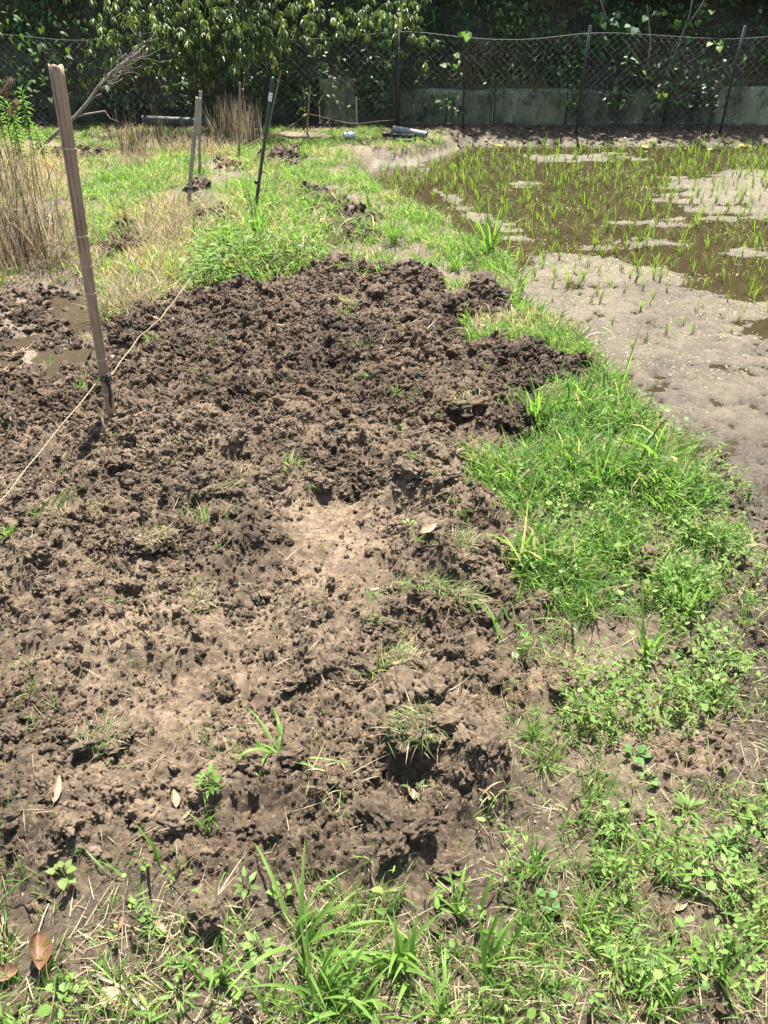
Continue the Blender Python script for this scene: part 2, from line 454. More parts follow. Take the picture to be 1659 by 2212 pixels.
def mat_soil(name, stops, fine=True, rough=0.72, spec=0.35, damp=False):
    m, nt, b = new_mat(name)
    tc = add(nt, 'ShaderNodeNewGeometry'); vec = tc.outputs['Position']
    big = tnoise(nt, 2.3, 4, 0.55, vec); mid = tnoise(nt, 38, 5, 0.65, vec)
    mx = add(nt, 'ShaderNodeMath', operation='MULTIPLY_ADD'); nt.links.new(mid.outputs[0], mx.inputs[0]); mx.inputs[1].default_value = 0.55
    m2 = add(nt, 'ShaderNodeMath', operation='MULTIPLY'); nt.links.new(big.outputs[0], m2.inputs[0]); m2.inputs[1].default_value = 0.5; nt.links.new(m2.outputs[0], mx.inputs[2])
    c = ramp(nt, mx.outputs[0], stops)
    at = add(nt, 'ShaderNodeAttribute', attribute_name='Col')
    c = mixc(nt, 1.0, c, at.outputs['Color'], 'MULTIPLY')
    if damp:      # freshly dug soil is still moist in patches, mostly in the farther half of the plot
        sx = add(nt, 'ShaderNodeSeparateXYZ'); nt.links.new(vec, sx.inputs[0])
        mr = add(nt, 'ShaderNodeMapRange'); nt.links.new(sx.outputs[1], mr.inputs[0])
        for k, vv in ((1, 2.0), (2, 3.1), (3, -0.62), (4, 0.05)): mr.inputs[k].default_value = vv
        dn = tnoise(nt, 1.6, 5, 0.65, vec); da = add(nt, 'ShaderNodeMath', operation='ADD'); nt.links.new(mr.outputs[0], da.inputs[0]); nt.links.new(dn.outputs[0], da.inputs[1])
        c = mixc(nt, 1.0, c, ramp(nt, da.outputs[0], [(0.06, (0.98, 0.96, 0.93)), (0.46, (0.60, 0.53, 0.47))]), 'MULTIPLY')
    # grains of sand
    v = add(nt, 'ShaderNodeTexVoronoi'); v.inputs['Scale'].default_value = 190; nt.links.new(vec, v.inputs['Vector'])
    g = add(nt, 'ShaderNodeMath', operation='GREATER_THAN'); sep = add(nt, 'ShaderNodeSeparateColor'); nt.links.new(v.outputs['Color'], sep.inputs[0]); nt.links.new(sep.outputs[0], g.inputs[0]); g.inputs[1].default_value = 0.93
    c = mixc(nt, g.outputs[0], c, mixc(nt, 0.28, c, (0.42, 0.34, 0.25)))
    nt.links.new(c, b.inputs['Base Color'])
    b.inputs['Roughness'].default_value = rough; b.inputs['Specular IOR Level'].default_value = spec
    f1 = tnoise(nt, 170, 7, 0.8, vec)
    bump(nt, b, f1.outputs[0], 0.010 if fine else 0.006, 1.0)
    return m
M['soil'] = mat_soil('soil', [(0.36, (0.050, 0.032, 0.019)), (0.50, (0.125, 0.088, 0.055)), (0.64, (0.255, 0.190, 0.127))], damp=True)
M['earth'] = mat_soil('earth', [(0.32, (0.050, 0.035, 0.022)), (0.52, (0.115, 0.084, 0.055)), (0.70, (0.20, 0.15, 0.10))])
M['mud'] = mat_soil('paddy_mud', [(0.28, (0.066, 0.048, 0.030)), (0.5, (0.120, 0.092, 0.060)), (0.70, (0.185, 0.148, 0.097))], fine=True, rough=0.55, spec=0.45)
M['hill'] = mat_soil('hill_soil', [(0.3, (0.03, 0.025, 0.014)), (0.5, (0.06, 0.05, 0.03)), (0.75, (0.09, 0.08, 0.045))])
M['blade'] = mat_leaf('grass_blade', 0.5, 0.45, 0.35, (1.2, 1.35, 0.85))
M['leaf'] = mat_leaf('herb_leaf', 0.42, 0.55, 0.22, (1.3, 1.25, 0.7))
M['treeleaf'] = mat_leaf('tree_leaf', 0.28, 0.45, 0.35)
M['straw'] = mat_leaf('dry_straw', 0.35, 0.6, 0.25, (1, 0.95, 0.8))
def mat_water(name, c, rough=0.03):
    m, nt, b = new_mat(name)
    tc = add(nt, 'ShaderNodeTexCoord'); n = tnoise(nt, 3, 3, 0.5, tc.outputs['Object'])
    cc = ramp(nt, n.outputs[0], [(0.3, tuple(k * 0.8 for k in c)), (0.7, tuple(k * 1.15 for k in c))])
    nt.links.new(cc, b.inputs['Base Color']); b.inputs['Roughness'].default_value = rough; b.inputs['IOR'].default_value = 1.33
    n2 = tnoise(nt, 9, 2, 0.5, tc.outputs['Object']); bump(nt, b, n2.outputs[0], 0.004, 0.35)
    return m
M['water'] = mat_water('muddy_water', (0.040, 0.030, 0.016))
M['puddle'] = mat_water('puddle_water', (0.050, 0.038, 0.024))
def mat_plain(name, c1, c2, scale=20, rough=0.6, spec=0.3, bumpd=0.0, metal=0.0, stretch=None):
    m, nt, b = new_mat(name)
    tc = add(nt, 'ShaderNodeTexCoord'); vec = tc.outputs['Object']
    if stretch:
        mp = add(nt, 'ShaderNodeMapping'); mp.inputs['Scale'].default_value = stretch; nt.links.new(vec, mp.inputs[0]); vec = mp.outputs[0]
    n = tnoise(nt, scale, 5, 0.65, vec)
    nt.links.new(ramp(nt, n.outputs[0], [(0.32, c1), (0.68, c2)]), b.inputs['Base Color'])
    b.inputs['Roughness'].default_value = rough; b.inputs['Specular IOR Level'].default_value = spec; b.inputs['Metallic'].default_value = metal
    if bumpd: bump(nt, b, n.outputs[0], bumpd)
    return m
M['bamboo'] = mat_plain('weathered_bamboo', (0.20, 0.13, 0.08), (0.37, 0.265, 0.175), 9, 0.55, 0.35, 0.001, stretch=(6, 6, 0.8))
M['bamboo_grey'] = mat_plain('grey_bamboo', (0.22, 0.18, 0.13), (0.38, 0.33, 0.26), 9, 0.55, 0.35, 0.001, stretch=(6, 6, 0.8))
M['bamboo_in'] = mat_plain('bamboo_inside', (0.10, 0.075, 0.05), (0.17, 0.13, 0.09), 20, 0.8)
M['node'] = mat_plain('bamboo_node', (0.28, 0.21, 0.14), (0.50, 0.41, 0.30), 30, 0.6)
M['green'] = mat_plain('green_plastic', (0.014, 0.048, 0.026), (0.026, 0.075, 0.04), 30, 0.35, 0.5)
M['black'] = mat_plain('black_plastic', (0.010, 0.010, 0.010), (0.022, 0.02, 0.02), 40, 0.5, 0.4)
M['white'] = mat_plain('white_label', (0.72, 0.72, 0.70), (0.80, 0.80, 0.78), 40, 0.5, 0.4)
M['rope'] = mat_plain('straw_rope', (0.22, 0.18, 0.11), (0.36, 0.30, 0.20), 200, 0.85, 0.1)
M['bark'] = mat_plain('bark', (0.035, 0.030, 0.020), (0.10, 0.09, 0.065), 25, 0.9, 0.2, 0.004, stretch=(1, 1, 0.3))
M['deadwood'] = mat_plain('bleached_wood', (0.15, 0.125, 0.095), (0.34, 0.30, 0.25), 30, 0.8, 0.2, 0.002)
M['wire'] = mat_plain('galvanised_wire', (0.13, 0.13, 0.115), (0.24, 0.235, 0.21), 12, 0.55, 0.4)
M['post'] = mat_plain('dark_post', (0.03, 0.032, 0.026), (0.07, 0.07, 0.055), 15, 0.7, 0.3)
M['pvc'] = mat_plain('grey_pipe', (0.20, 0.21, 0.21), (0.34, 0.35, 0.34), 14, 0.5, 0.4)
M['oldpipe'] = mat_plain('weathered_pipe', (0.06, 0.065, 0.06), (0.13, 0.135, 0.125), 14, 0.6, 0.3)
M['plank'] = mat_plain('black_board', (0.012, 0.011, 0.010), (0.04, 0.035, 0.03), 14, 0.7, 0.3)
M['stone'] = mat_plain('pale_stone', (0.20, 0.175, 0.135), (0.36, 0.32, 0.26), 30, 0.8, 0.2, 0.003)
M['brownleaf'] = mat_plain('dry_brown_leaf', (0.10, 0.052, 0.028), (0.19, 0.11, 0.062), 30, 0.35, 0.4, 0.001)
M['paleleaf'] = mat_plain('dry_pale_leaf', (0.19, 0.13, 0.08), (0.33, 0.24, 0.155), 40, 0.6, 0.3, 0.001)
M['yellowleaf'] = mat_plain('yellow_leaf', (0.50, 0.36, 0.05), (0.62, 0.48, 0.10), 40, 0.5, 0.3)
def mat_wall():
    m, nt, b = new_mat('mossy_concrete')
    tc = add(nt, 'ShaderNodeTexCoord'); vec = tc.outputs['Object']
    mp = add(nt, 'ShaderNodeMapping'); mp.inputs['Scale'].default_value = (1, 1, 0.45); nt.links.new(vec, mp.inputs[0])
    n1 = tnoise(nt, 1.7, 5, 0.7, mp.outputs[0]); n2 = tnoise(nt, 22, 5, 0.7, mp.outputs[0]); n3 = tnoise(nt, 3.3, 6, 0.75, vec)
    c = ramp(nt, n1.outputs[0], [(0.38, (0.09, 0.088, 0.06)), (0.50, (0.25, 0.265, 0.16)), (0.68, (0.36, 0.38, 0.24))])
    c = mixc(nt, ramp(nt, n3.outputs[0], [(0.50, (0, 0, 0)), (0.62, (0.9, 0.9, 0.9))]), c, (0.045, 0.055, 0.03))
    c = mixc(nt, 1.0, c, ramp(nt, n2.outputs[0], [(0.3, (0.6, 0.6, 0.6)), (0.7, (1.1, 1.1, 1.1))]), 'MULTIPLY')
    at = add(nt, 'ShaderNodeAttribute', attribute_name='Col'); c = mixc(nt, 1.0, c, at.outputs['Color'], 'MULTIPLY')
    nt.links.new(c, b.inputs['Base Color']); b.inputs['Roughness'].default_value = 0.9
    bump(nt, b, n2.outputs[0], 0.01)
    return m
M['wall'] = mat_wall()

# ------------------------------------------------------------------ ground: one sheet, fine where the view is close, out to the horizon
def stretch_axis(core, out):
    return np.concatenate([-out[::-1], core, out])
ys_px = np.linspace(2330, 284, 600)
yc = np.array([G(CX, p)[1] for p in ys_px])
yc = np.concatenate([[-80, -40, -15, -6, -2, -0.8, -0.2, 0.1, 0.25, 0.35], yc[yc > 0.42], [11.25]])
ug = np.linspace(-1.36, 1.36, 600)
ug = np.concatenate([[-30, -14, -7, -4, -2.6, -2.0, -1.65], ug, [1.65, 2.0, 2.6, 4, 7, 14, 30]])
Yg, Ug = np.meshgrid(yc, ug, indexing='ij')
Xg = Ug * (0.413 * np.maximum(Yg, 0.3) + 0.42)
Hg, PD, TD, DW, SMg = height(Xg.ravel(), Yg.ravel(), parts=True)
nr, nc = Yg.shape
VG = np.stack([Xg.ravel(), Yg.ravel(), Hg], 1)
idx = np.arange(nr * nc).reshape(nr, nc)
Q = np.stack([idx[:-1, :-1], idx[:-1, 1:], idx[1:, 1:], idx[1:, :-1]], -1).reshape(-1, 4)
# colour variation that belongs to the ground: dried pale smooth sand, dark wet mud
cv = np.ones((len(VG), 3))
xg, yg = VG[:, 0], VG[:, 1]
tone = 1 + 0.30 * fbm(xg, yg, 1.3, 201, 4)
damp = sstep(fbm(xg, yg, 0.8, 205, 3) + 0.45 * sstep(yg, 2.2, 3.6), 0.1, 0.6)
tone = tone * (1 + 0.30 * SMg)
cv *= tone[:, None]
wet = sstep(DW, -0.02, 0.1)[:, None]
cv = cv * (1 - wet) + wet * cv * np.array((1.25, 1.3, 1.35))
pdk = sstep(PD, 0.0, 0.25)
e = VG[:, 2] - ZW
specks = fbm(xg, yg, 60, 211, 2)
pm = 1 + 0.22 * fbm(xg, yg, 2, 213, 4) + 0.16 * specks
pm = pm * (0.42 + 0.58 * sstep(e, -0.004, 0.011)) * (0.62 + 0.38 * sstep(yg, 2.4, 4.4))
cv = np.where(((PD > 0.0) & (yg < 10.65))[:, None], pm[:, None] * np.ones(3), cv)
qc = Q.mean(1).astype(int)
zone = np.where((PD > 0.02) & (yg < 10.62), 2, np.where(TD > 0.0, 1, 0))
qz = zone[Q[:, 0]]
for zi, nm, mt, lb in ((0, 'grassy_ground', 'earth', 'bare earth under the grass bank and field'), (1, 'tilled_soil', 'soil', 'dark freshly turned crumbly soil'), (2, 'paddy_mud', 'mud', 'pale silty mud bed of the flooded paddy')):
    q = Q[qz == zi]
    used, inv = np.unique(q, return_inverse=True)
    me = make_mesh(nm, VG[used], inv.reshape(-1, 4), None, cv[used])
    link(nm, me, M[mt], kind='structure', label=lb)
# from here on heights and zones are read off the finished sheet itself
height_exact = height
GRID = {k: v.reshape(nr, nc) for k, v in (('h', Hg), ('pd', PD), ('td', TD), ('dw', DW), ('sm', SMg))}
def lookup(x, y, key):
    x = np.atleast_1d(np.asarray(x, float)); y = np.atleast_1d(np.asarray(y, float))
    u = x / (0.413 * np.maximum(y, 0.3) + 0.42)
    i = np.clip(np.searchsorted(yc, y) - 1, 0, nr - 2); j = np.clip(np.searchsorted(ug, u) - 1, 0, nc - 2)
    fy = np.clip((y - yc[i]) / (yc[i + 1] - yc[i]), 0, 1); fx = np.clip((u - ug[j]) / (ug[j + 1] - ug[j]), 0, 1)
    g = GRID[key]
    return (g[i, j] * (1 - fx) + g[i, j + 1] * fx) * (1 - fy) + (g[i + 1, j] * (1 - fx) + g[i + 1, j + 1] * fx) * fy
def height(x, y):
    return lookup(x, y, 'h')
def paddy_d(x, y):
    return lookup(x, y, 'pd')
def tilled_d(x, y):
    return lookup(x, y, 'td')
# hillside behind the wall
hx = np.linspace(-14, 16, 160); hy = np.concatenate([np.linspace(11.34, 17, 60), [22, 40, 80]])
HX, HY = np.meshgrid(hx, hy)
hzv = 0.33 + np.clip(HY - 11.36, 0, 8) * 0.75 + 0.10 * fbm(HX.ravel(), HY.ravel(), 1.2, 301, 4).reshape(HX.shape) * sstep(HY, 11.4, 12)
idx2 = np.arange(HX.size).reshape(HX.shape)
Q2 = np.stack([idx2[:-1, :-1], idx2[:-1, 1:], idx2[1:, 1:], idx2[1:, :-1]], -1).reshape(-1, 4)
link('hillside', make_mesh('hillside', np.stack([HX.ravel(), HY.ravel(), hzv.ravel()], 1), Q2, None, np.ones((HX.size, 3))), M['hill'], kind='structure', label='dark wooded slope rising behind the fence')
# water sheets
def sheet(name, pts, z, mat, label):
    me = bpy.data.meshes.new(name); me.from_pydata([(x, y, z) for x, y in pts], [], [list(range(len(pts)))]); me.update()
    link(name, me, mat, kind='structure', label=label)
sheet('paddy_water', [(-0.75, 10.72), (-0.75, 7.0), (0.2, 4.8), (1.0, 3.0), (1.0, 1.0), (14, 1.0), (14, 10.72)], ZW, M['water'], 'shallow brown muddy water of the rice paddy')
pw = poly([(-600, 596), (90, 600), (205, 600), (228, 660), (222, 720), (175, 795), (60, 850), (-600, 880)], ZP)
sheet('puddle_water', pw, ZP, M['puddle'], 'shallow puddle water in the trampled mud')

# ------------------------------------------------------------------ samplers
HWX = lambda y: 0.413 * y + 0.42
def sample(n, y0, y1, m=1.25, bias=1.0):
    """points spread over the ground between y0 and y1, somewhat wider than the view"""
    out = []
    u = rng.random(n) ** bias
    y = y0 + (y1 - y0) * u
    # area-uniform in x for each y
    keep = rng.random(n) < HWX(y) / HWX(y1)
    y = y[keep]
    x = (rng.random(len(y)) * 2 - 1) * m * HWX(y)
    return x, y
def in_poly(x, y, pts, z=0.0, w=0.0):
    return sdf(x, y, poly(pts, z)) + w * wob(x, y) * 2
def lerp_col(n, stops, spread=0.12):
    stops = np.array(stops); k = rng.integers(0, len(stops), n); k2 = rng.integers(0, len(stops), n); t = rng.random(n)[:, None]
    return (stops[k] * (1 - t) + stops[k2] * t) * (1 + spread * rng.standard_normal((n, 1))).clip(0.5, 1.6)
GREEN = [(0.100, 0.215, 0.042), (0.135, 0.260, 0.058), (0.075, 0.170, 0.04), (0.175, 0.29, 0.08)]
LIME = [(0.175, 0.295, 0.065), (0.140, 0.260, 0.055), (0.215, 0.32, 0.09)]
TAN = [(0.36, 0.29, 0.185), (0.45, 0.37, 0.255), (0.28, 0.22, 0.145), (0.46, 0.39, 0.235)]
BROWN = [(0.20, 0.13, 0.085), (0.28, 0.20, 0.13), (0.15, 0.10, 0.07)]

# ------------------------------------------------------------------ grass
STRAWP = [[(300, 440), (420, 420), (440, 500), (380, 560), (290, 560)], [(240, 600), (330, 520), (420, 540), (400, 620), (330, 690), (250, 690)],
          [(240, 280), (330, 270), (330, 340), (270, 345)], [(360, 300), (500, 300), (500, 340), (380, 340)], [(0, 300), (150, 330), (160, 560), (0, 580), (-200, 560)]]
def masks(x, y):
    return lookup(x, y, 'pd'), lookup(x, y, 'td'), lookup(x, y, 'dw')
st = Acc(); hb = Acc()
CLUMP = [(460, 480), (560, 440), (700, 460), (720, 560), (690, 600), (560, 615), (450, 640), (420, 600)]
LUSH = [(985, 985), (1110, 985), (1170, 900), (1200, 840), (1300, 830), (1420, 960), (1520, 1080), (1500, 1250), (1420, 1330), (1250, 1330), (1130, 1290), (1100, 1150)]
BUNDT = [(690, 540), (820, 470), (960, 500), (1110, 590), (1150, 700), (1250, 790), (1180, 755), (1010, 740), (1005, 700), (1120, 670), (1090, 630), (965, 640), (940, 590), (860, 585), (740, 580)]
def tuft(seed, nb, L, W, rad, cols, dryf, S=4, spread=.6, bend=(.2, 1.7)):
    r_ = np.random.default_rng(seed)
    P = np.stack([r_.normal(0, rad, nb), r_.normal(0, rad, nb), np.full(nb, -.004)], 1)
    k = r_.integers(0, len(cols), nb); c = np.array(cols)[k] * (.75 + .5 * r_.random((nb, 1)))
    d = r_.random(nb) < dryf; c[d] = np.array(TAN)[r_.integers(0, len(TAN), d.sum())]
    V, q, C = blades(P, r_.random(nb) * 2 * PI, L * (.45 + .75 * r_.random(nb)), W * (.6 + .8 * r_.random(nb)), .05 + spread * r_.random(nb), bend[0] + (bend[1] - bend[0]) * r_.random(nb), c, S=S, twist=r_.random(nb) * 1.3, tipcol=c * np.array((1.15, 1.05, 1.0)))
    me = make_mesh('tuft', V, q, None, C); me.materials.append(M['blade']); return me
NEAR = [tuft(s_, 9, .06, .0026, .011, GREEN + LIME[:1], .07) for s_ in range(10)] + [tuft(20 + s_, 8, .06, .0024, .012, LIME + GREEN[:1] + TAN[:1], .28) for s_ in range(6)] + [tuft(30 + s_, 7, .055, .0022, .014, TAN, 1.0, spread=1.0) for s_ in range(4)]
FAR = [tuft(40 + s_, 9, .10, .0055, .022, LIME, .05, 3) for s_ in range(8)] + [tuft(50 + s_, 9, .10, .0050, .022, GREEN, .05, 3) for s_ in range(5)] + [tuft(60 + s_, 8, .10, .0050, .025, LIME[:1] + TAN, .55, 3, .9) for s_ in range(4)] + [tuft(70 + s_, 9, .12, .0045, .03, TAN + [(.34, .30, .12)], .8, 3, .9) for s_ in range(4)]
def put_tufts(name, x, y, sc, idx, protos, label):
    n = len(x); P = np.stack([x, y, height(x, y) - .003], 1)
    Rt = np.stack([.18 * rng.standard_normal(n), .18 * rng.standard_normal(n), rng.random(n) * 2 * PI], 1)
    S3 = sc[:, None] * np.stack([.85 + .3 * rng.random(n), .85 + .3 * rng.random(n), np.ones(n)], 1)
    return gn_scatter(name, P, Rt, S3, protos, idx, kind='stuff', label=label, category='grass')
# far field and the bank top
x, y = sample(60000, 3.3, 10.85, 1.2)
pd, td, dw = masks(x, y)
straw = np.full(len(x), -9.0)
for P in STRAWP: straw = np.maximum(straw, in_poly(x, y, P, 0, 3))
pat = fbm(x, y, 1.6, 401, 3)
dens = sstep(-pd, -0.02, 0.06) * (1 - sstep(td, -0.05, 0.03) * np.where(y > 4.6, .70, 1)) * (1 - sstep(dw, -0.1, 0.05)) * np.clip(0.8 + 0.8 * pat, 0.2, 1)
dens *= 1 - 0.85 * sstep(x, 0.3, 0.5) * (y > 10.2) * (fbm(x, y, 2.5, 77, 2) < 0.2)
kp = rng.random(len(x)) < dens
x, y, pat, straw = x[kp], y[kp], pat[kp], straw[kp]; n = len(x)
cl = sstep(in_poly(x, y, CLUMP, 0, 2), -0.1, 0.1)
sc = (0.65 + 0.5 * rng.random(n)) * (1 + 0.6 * pat).clip(0.55, 1.5) * (1 + 0.8 * cl) * (1 - .25 * sstep(y, 8, 10))
idx = rng.integers(0, 8, n); g_ = rng.random(n) < .15 + .8 * cl; idx[g_] = 8 + rng.integers(0, 5, g_.sum())
m_ = rng.random(n) < .18 + .35 * (fbm(x, y, 1.1, 403, 3) > 0.15); idx[m_] = 13 + rng.integers(0, 4, m_.sum())
m_ = (rng.random(n) < .75 * sstep(straw, -.12, .12)) | (rng.random(n) < .04); idx[m_] = 17 + rng.integers(0, 4, m_.sum())
NG = n * 9
put_tufts('field_grass', x, y, sc, idx, FAR, 'bright green grass covering the far field and the bank top')
# near bank
x, y = sample(95000, 0.5, 3.8, 1.2)
pd, td, dw = masks(x, y)
lush = sstep(in_poly(x, y, LUSH, 0, 2), -0.08, 0.06); bt = sstep(in_poly(x, y, BUNDT, 0, 2), -0.08, 0.05)
patch = fbm(x, y, 3.5, 411, 4); patch2 = fbm(x, y, 9, 412, 2)
base = 0.09 + 0.50 * sstep(patch + 0.5 * patch2, -0.05, 0.5)
base = base * np.where(y < 1.45, 1.5, 1.0)
dens = np.maximum(np.maximum(base * 0.6, 0.80 * lush * np.clip(.62 + 1.1 * patch, .16, 1)), 0.85 * bt)
dens *= sstep(-pd, -0.08, 0.04) * (1 - sstep(td + .03 * fbm(x, y, 12, 417, 3), -0.10, 0.05)) * (1 - sstep(dw, -0.1, 0.05))
dens = np.maximum(dens, 0.04 * (fbm(x, y, 4, 421, 3) > 0.30) * (td > 0))
kp = rng.random(len(x)) < dens
x, y, lush, bt, patch, td = x[kp], y[kp], lush[kp], bt[kp], patch[kp], td[kp]; n = len(x)
lb_ = np.maximum(lush, bt)
sc = (0.55 + 0.9 * rng.random(n) ** 1.5) * (1 + 0.55 * lb_) * (1 + 0.5 * patch).clip(0.6, 1.5)
sc = sc * np.where(rng.random(n) < .045, 1.75, 1)
idx = rng.integers(0, 10, n)
m_ = rng.random(n) < np.where(lb_ > .4, .14, .42); idx[m_] = 10 + rng.integers(0, 6, m_.sum())
m_ = rng.random(n) < np.where(lb_ > .4, .03, .26); idx[m_] = 16 + rng.integers(0, 4, m_.sum())
NG += n * 9
sc = np.where((idx >= 10) & (sc > 1.5), .8, sc)
put_tufts('bank_grass', x, y, sc, idx, NEAR, 'fine green grass on the near bank beside the tilled soil')

# ------------------------------------------------------------------ herbs: small leaved ground cover
ov, la, rd = leaf_template('ovate'), leaf_template('lance', .25, .2), leaf_template('round', .05, .05)
x, y = sample(190000, 0.5, 5.4, 1.2)
pd, td, dw = masks(x, y)
lush = sstep(in_poly(x, y, LUSH, 0, 2), -0.08, 0.1); cl = sstep(in_poly(x, y, CLUMP, 0, 2), -0.1, 0.1)
RIGHT = [(1180, 1560), (1300, 1300), (1500, 1050), (1640, 1180), (1660, 1500), (1700, 2100), (1250, 2150), (1150, 1850)]
rgt = sstep(in_poly(x, y, RIGHT, 0, 2), -0.05, 0.1)
hp = fbm(x, y, 4, 501, 3)
dens = 0.09 * (hp > 0.0) + 0.13 * lush * (hp > -0.25) + 0.28 * cl + 0.36 * rgt * sstep(hp, -0.25, 0.3)
dens *= sstep(-pd, -0.10, 0.05) * (1 - sstep(td, -0.03, 0.03)) * (1 - sstep(dw, -0.1, 0.05)) * np.where(y > 3.6, (cl > 0.02) * 1.0, 1)
kp = rng.random(len(x)) < dens
x, y = x[kp], y[kp]
n = len(x); z0 = height(x, y)
nl = 5; hr = rng.random(n)
for k in range(nl):       # every herb stem carries a few leaves, opposite pairs turning up the stem
    a = rng.random(n) * 2 * PI if k == 0 else a + PI / 2 + PI * (k % 2) + 0.3 * rng.standard_normal(n)
    zz = z0 + (0.006 + 0.009 * k) * (0.7 + 0.9 * rng.random(n)) * np.where(y > 3.4, 0.6 + 4.5 * hr ** 2, 1 + 1.2 * hr)
    L = (0.008 + 0.018 * rng.random(n) ** 1.8) * np.where(y > 3.4, 2.0, 1)
    kind = rng.random(n)
    el = 0.15 + 0.5 * rng.standard_normal(n) * 0.6
    ax = np.stack([np.cos(a) * np.cos(el), np.sin(a) * np.cos(el), np.sin(el)], 1)
    up = np.stack([0.3 * rng.standard_normal(n), 0.3 * rng.standard_normal(n), np.ones(n)], 1)
    P = np.stack([x, y, zz], 1) + 0.004 * rng.standard_normal((n, 3)) * np.array((1, 1, 0.3))
    c = lerp_col(n, [(0.125, 0.215, 0.045), (0.16, 0.26, 0.06), (0.10, 0.18, 0.04), (0.21, 0.30, 0.075)])
    for tpl, lo, hi, asp in ((ov, 0, .32, .50), (la, .32, .93, .30), (rd, .93, 1.1, .8)):
        s = (kind >= lo) & (kind < hi)
        if s.sum():
            V, T, C = leaves(P[s], ax[s], up[s], L[s] * (1.4 if tpl is la else 1), L[s] * asp, c[s], tpl); hb.add(V, None, T, C)
print('herb verts', hb.n)
link('ground_cover_herbs', hb.mesh('ground_cover_herbs'), M['leaf'], kind='stuff', label='low small leaved weeds creeping over the bank', category='weeds')

# ------------------------------------------------------------------ straw, roots and litter lying about
x, y = sample(110000, 0.5, 10.6, 1.2)
pd, td, dw = masks(x, y)
straw = np.full(len(x), -9.0)
for P in STRAWP[:4]: straw = np.maximum(straw, in_poly(x, y, P, 0, 3))
FORE = [(-300, 1960), (420, 1950), (700, 1960), (900, 1990), (1200, 1900), (1700, 1900), (2200, 2500), (-600, 2500)]
fore = sstep(in_poly(x, y, FORE, 0, 2), -0.08, 0.1)
sp_ = fbm(x, y, 3, 511, 3)
dens = 0.42 * (td > 0) * (0.25 + sp_).clip(0.10, 1) + 0.30 * sstep(straw, -0.1, 0.1) + 0.30 * (td < 0) * (y < 3.5) + 0.95 * fore + 0.05 * (dw > 0)
dens *= sstep(-pd, -0.02, 0.06)
kp = rng.random(len(x)) < dens
x, y, straw, td = x[kp], y[kp], straw[kp], td[kp]; n = len(x)
z = height(x, y) + 0.004
ss = sstep(straw, -.1, .1)
L = (0.03 + 0.09 * rng.random(n)) * (1 + 1.2 * ss); c = lerp_col(n, TAN)
br = (rng.random(n) < 0.35) & (td > 0); c[br] = lerp_col(br.sum(), BROWN)
tl = np.where(ss > 0.3, 0.7 + 0.7 * rng.random(n), 1.25 + 0.35 * rng.random(n))
V, q, C = blades(np.stack([x, y, z], 1), rng.random(n) * 2 * PI, L, (0.0012 + 0.0016 * rng.random(n)) * (1 + 1.3 * (y > 3.4)), tl, 0.5 * rng.standard_normal(n), c, S=3, twist=rng.random(n))
st.add(V, q, None, C)
x, y = sample(120000, 0.5, 4.6, 1.2)
pd, td, dw = masks(x, y)
fore = sstep(in_poly(x, y, FORE, 0, 2), -0.08, 0.1); sp_ = fbm(x, y, 4, 515, 3)
dens = (td > -.02) * (.10 + .45 * sstep(sp_, -.1, .5)) * (1 - .6 * lookup(x, y, 'sm')) + .75 * fore * (.5 + sp_).clip(.2, 1) + .22 * (td < 0) * (y < 3.3)
kp = rng.random(len(x)) < dens * (pd < .05); x, y, td = x[kp], y[kp], td[kp]; n = len(x)
c = lerp_col(n, TAN); b_ = rng.random(n) < np.where(td > 0, .62, .3); c[b_] = lerp_col(b_.sum(), BROWN + [(.06, .042, .03)]); g_ = (rng.random(n) < .10); c[g_] = lerp_col(g_.sum(), LIME)
V, q, C = blades(np.stack([x, y, height(x, y) + .005], 1), rng.random(n) * 2 * PI, .012 + .07 * rng.random(n) ** 2.2, .0008 + .0013 * rng.random(n) ** 2, 1.05 + .55 * rng.random(n), 1.1 * rng.standard_normal(n), c, S=4, twist=rng.random(n), power=1.0)
st.add(V, q, None, C)
link('straw_litter', st.mesh('straw_litter'), M['straw'], kind='stuff', label='dry straw and root fibres strewn on the soil', category='straw')

# ------------------------------------------------------------------ soil crumbs and clods
def crumbly(V, r_, levels=((40, .22), (240, .11), (900, .05))):
    """bulges of soil crumbs over a unit sphere"""
    U = norm(V); d = np.zeros(len(V))
    for npt, amp in levels:
        P = norm(r_.standard_normal((npt, 3))); A_ = amp * (.4 + r_.random(npt))
        D = np.arccos(np.clip(U @ P.T, -1, 1)); k = D.argmin(1); rad = 2.2 / math.sqrt(npt)
        d += A_[k] * np.sqrt(np.clip(1 - (D[np.arange(len(V)), k] / rad) ** 2, 0, 1))
    return d
def crumb_mesh(seed, sub=4, mat='soil'):
    r_ = np.random.default_rng(seed); V, T = ico(sub); o = r_.random(3) * 50
    def n3(s_, sd):
        return (noise(V[:, 0] + o[0], V[:, 1] + V[:, 2] * .7 + o[1], s_, sd) + noise(V[:, 1] + o[2], V[:, 2] - V[:, 0] * .6, s_, sd + 3)) * .7
    d = (0.55 + 0.55 * n3(1.2, 1) + 0.40 * n3(3.0, 2) + 0.18 * n3(7, 5)).clip(.12, 2) + crumbly(V, r_, ((14, .42), (60, .24), (260, .10)))
    if seed % 2: d = .8 + .25 * n3(1.3, 1) + .22 * n3(3.2, 2) + crumbly(V, r_, ((14, .22), (80, .16), (300, .08)))
    V = V * d[:, None] * np.array((1.1, r_.uniform(.7, 1), r_.uniform(.55, .9)))
    me = make_mesh('crumb', V, None, T, np.ones((len(V), 3)) * r_.uniform(.72, 1.25)); me.materials.append(M[mat]); return me
x, y = sample(820000, 0.6, 5.4, 1.2, 0.8)
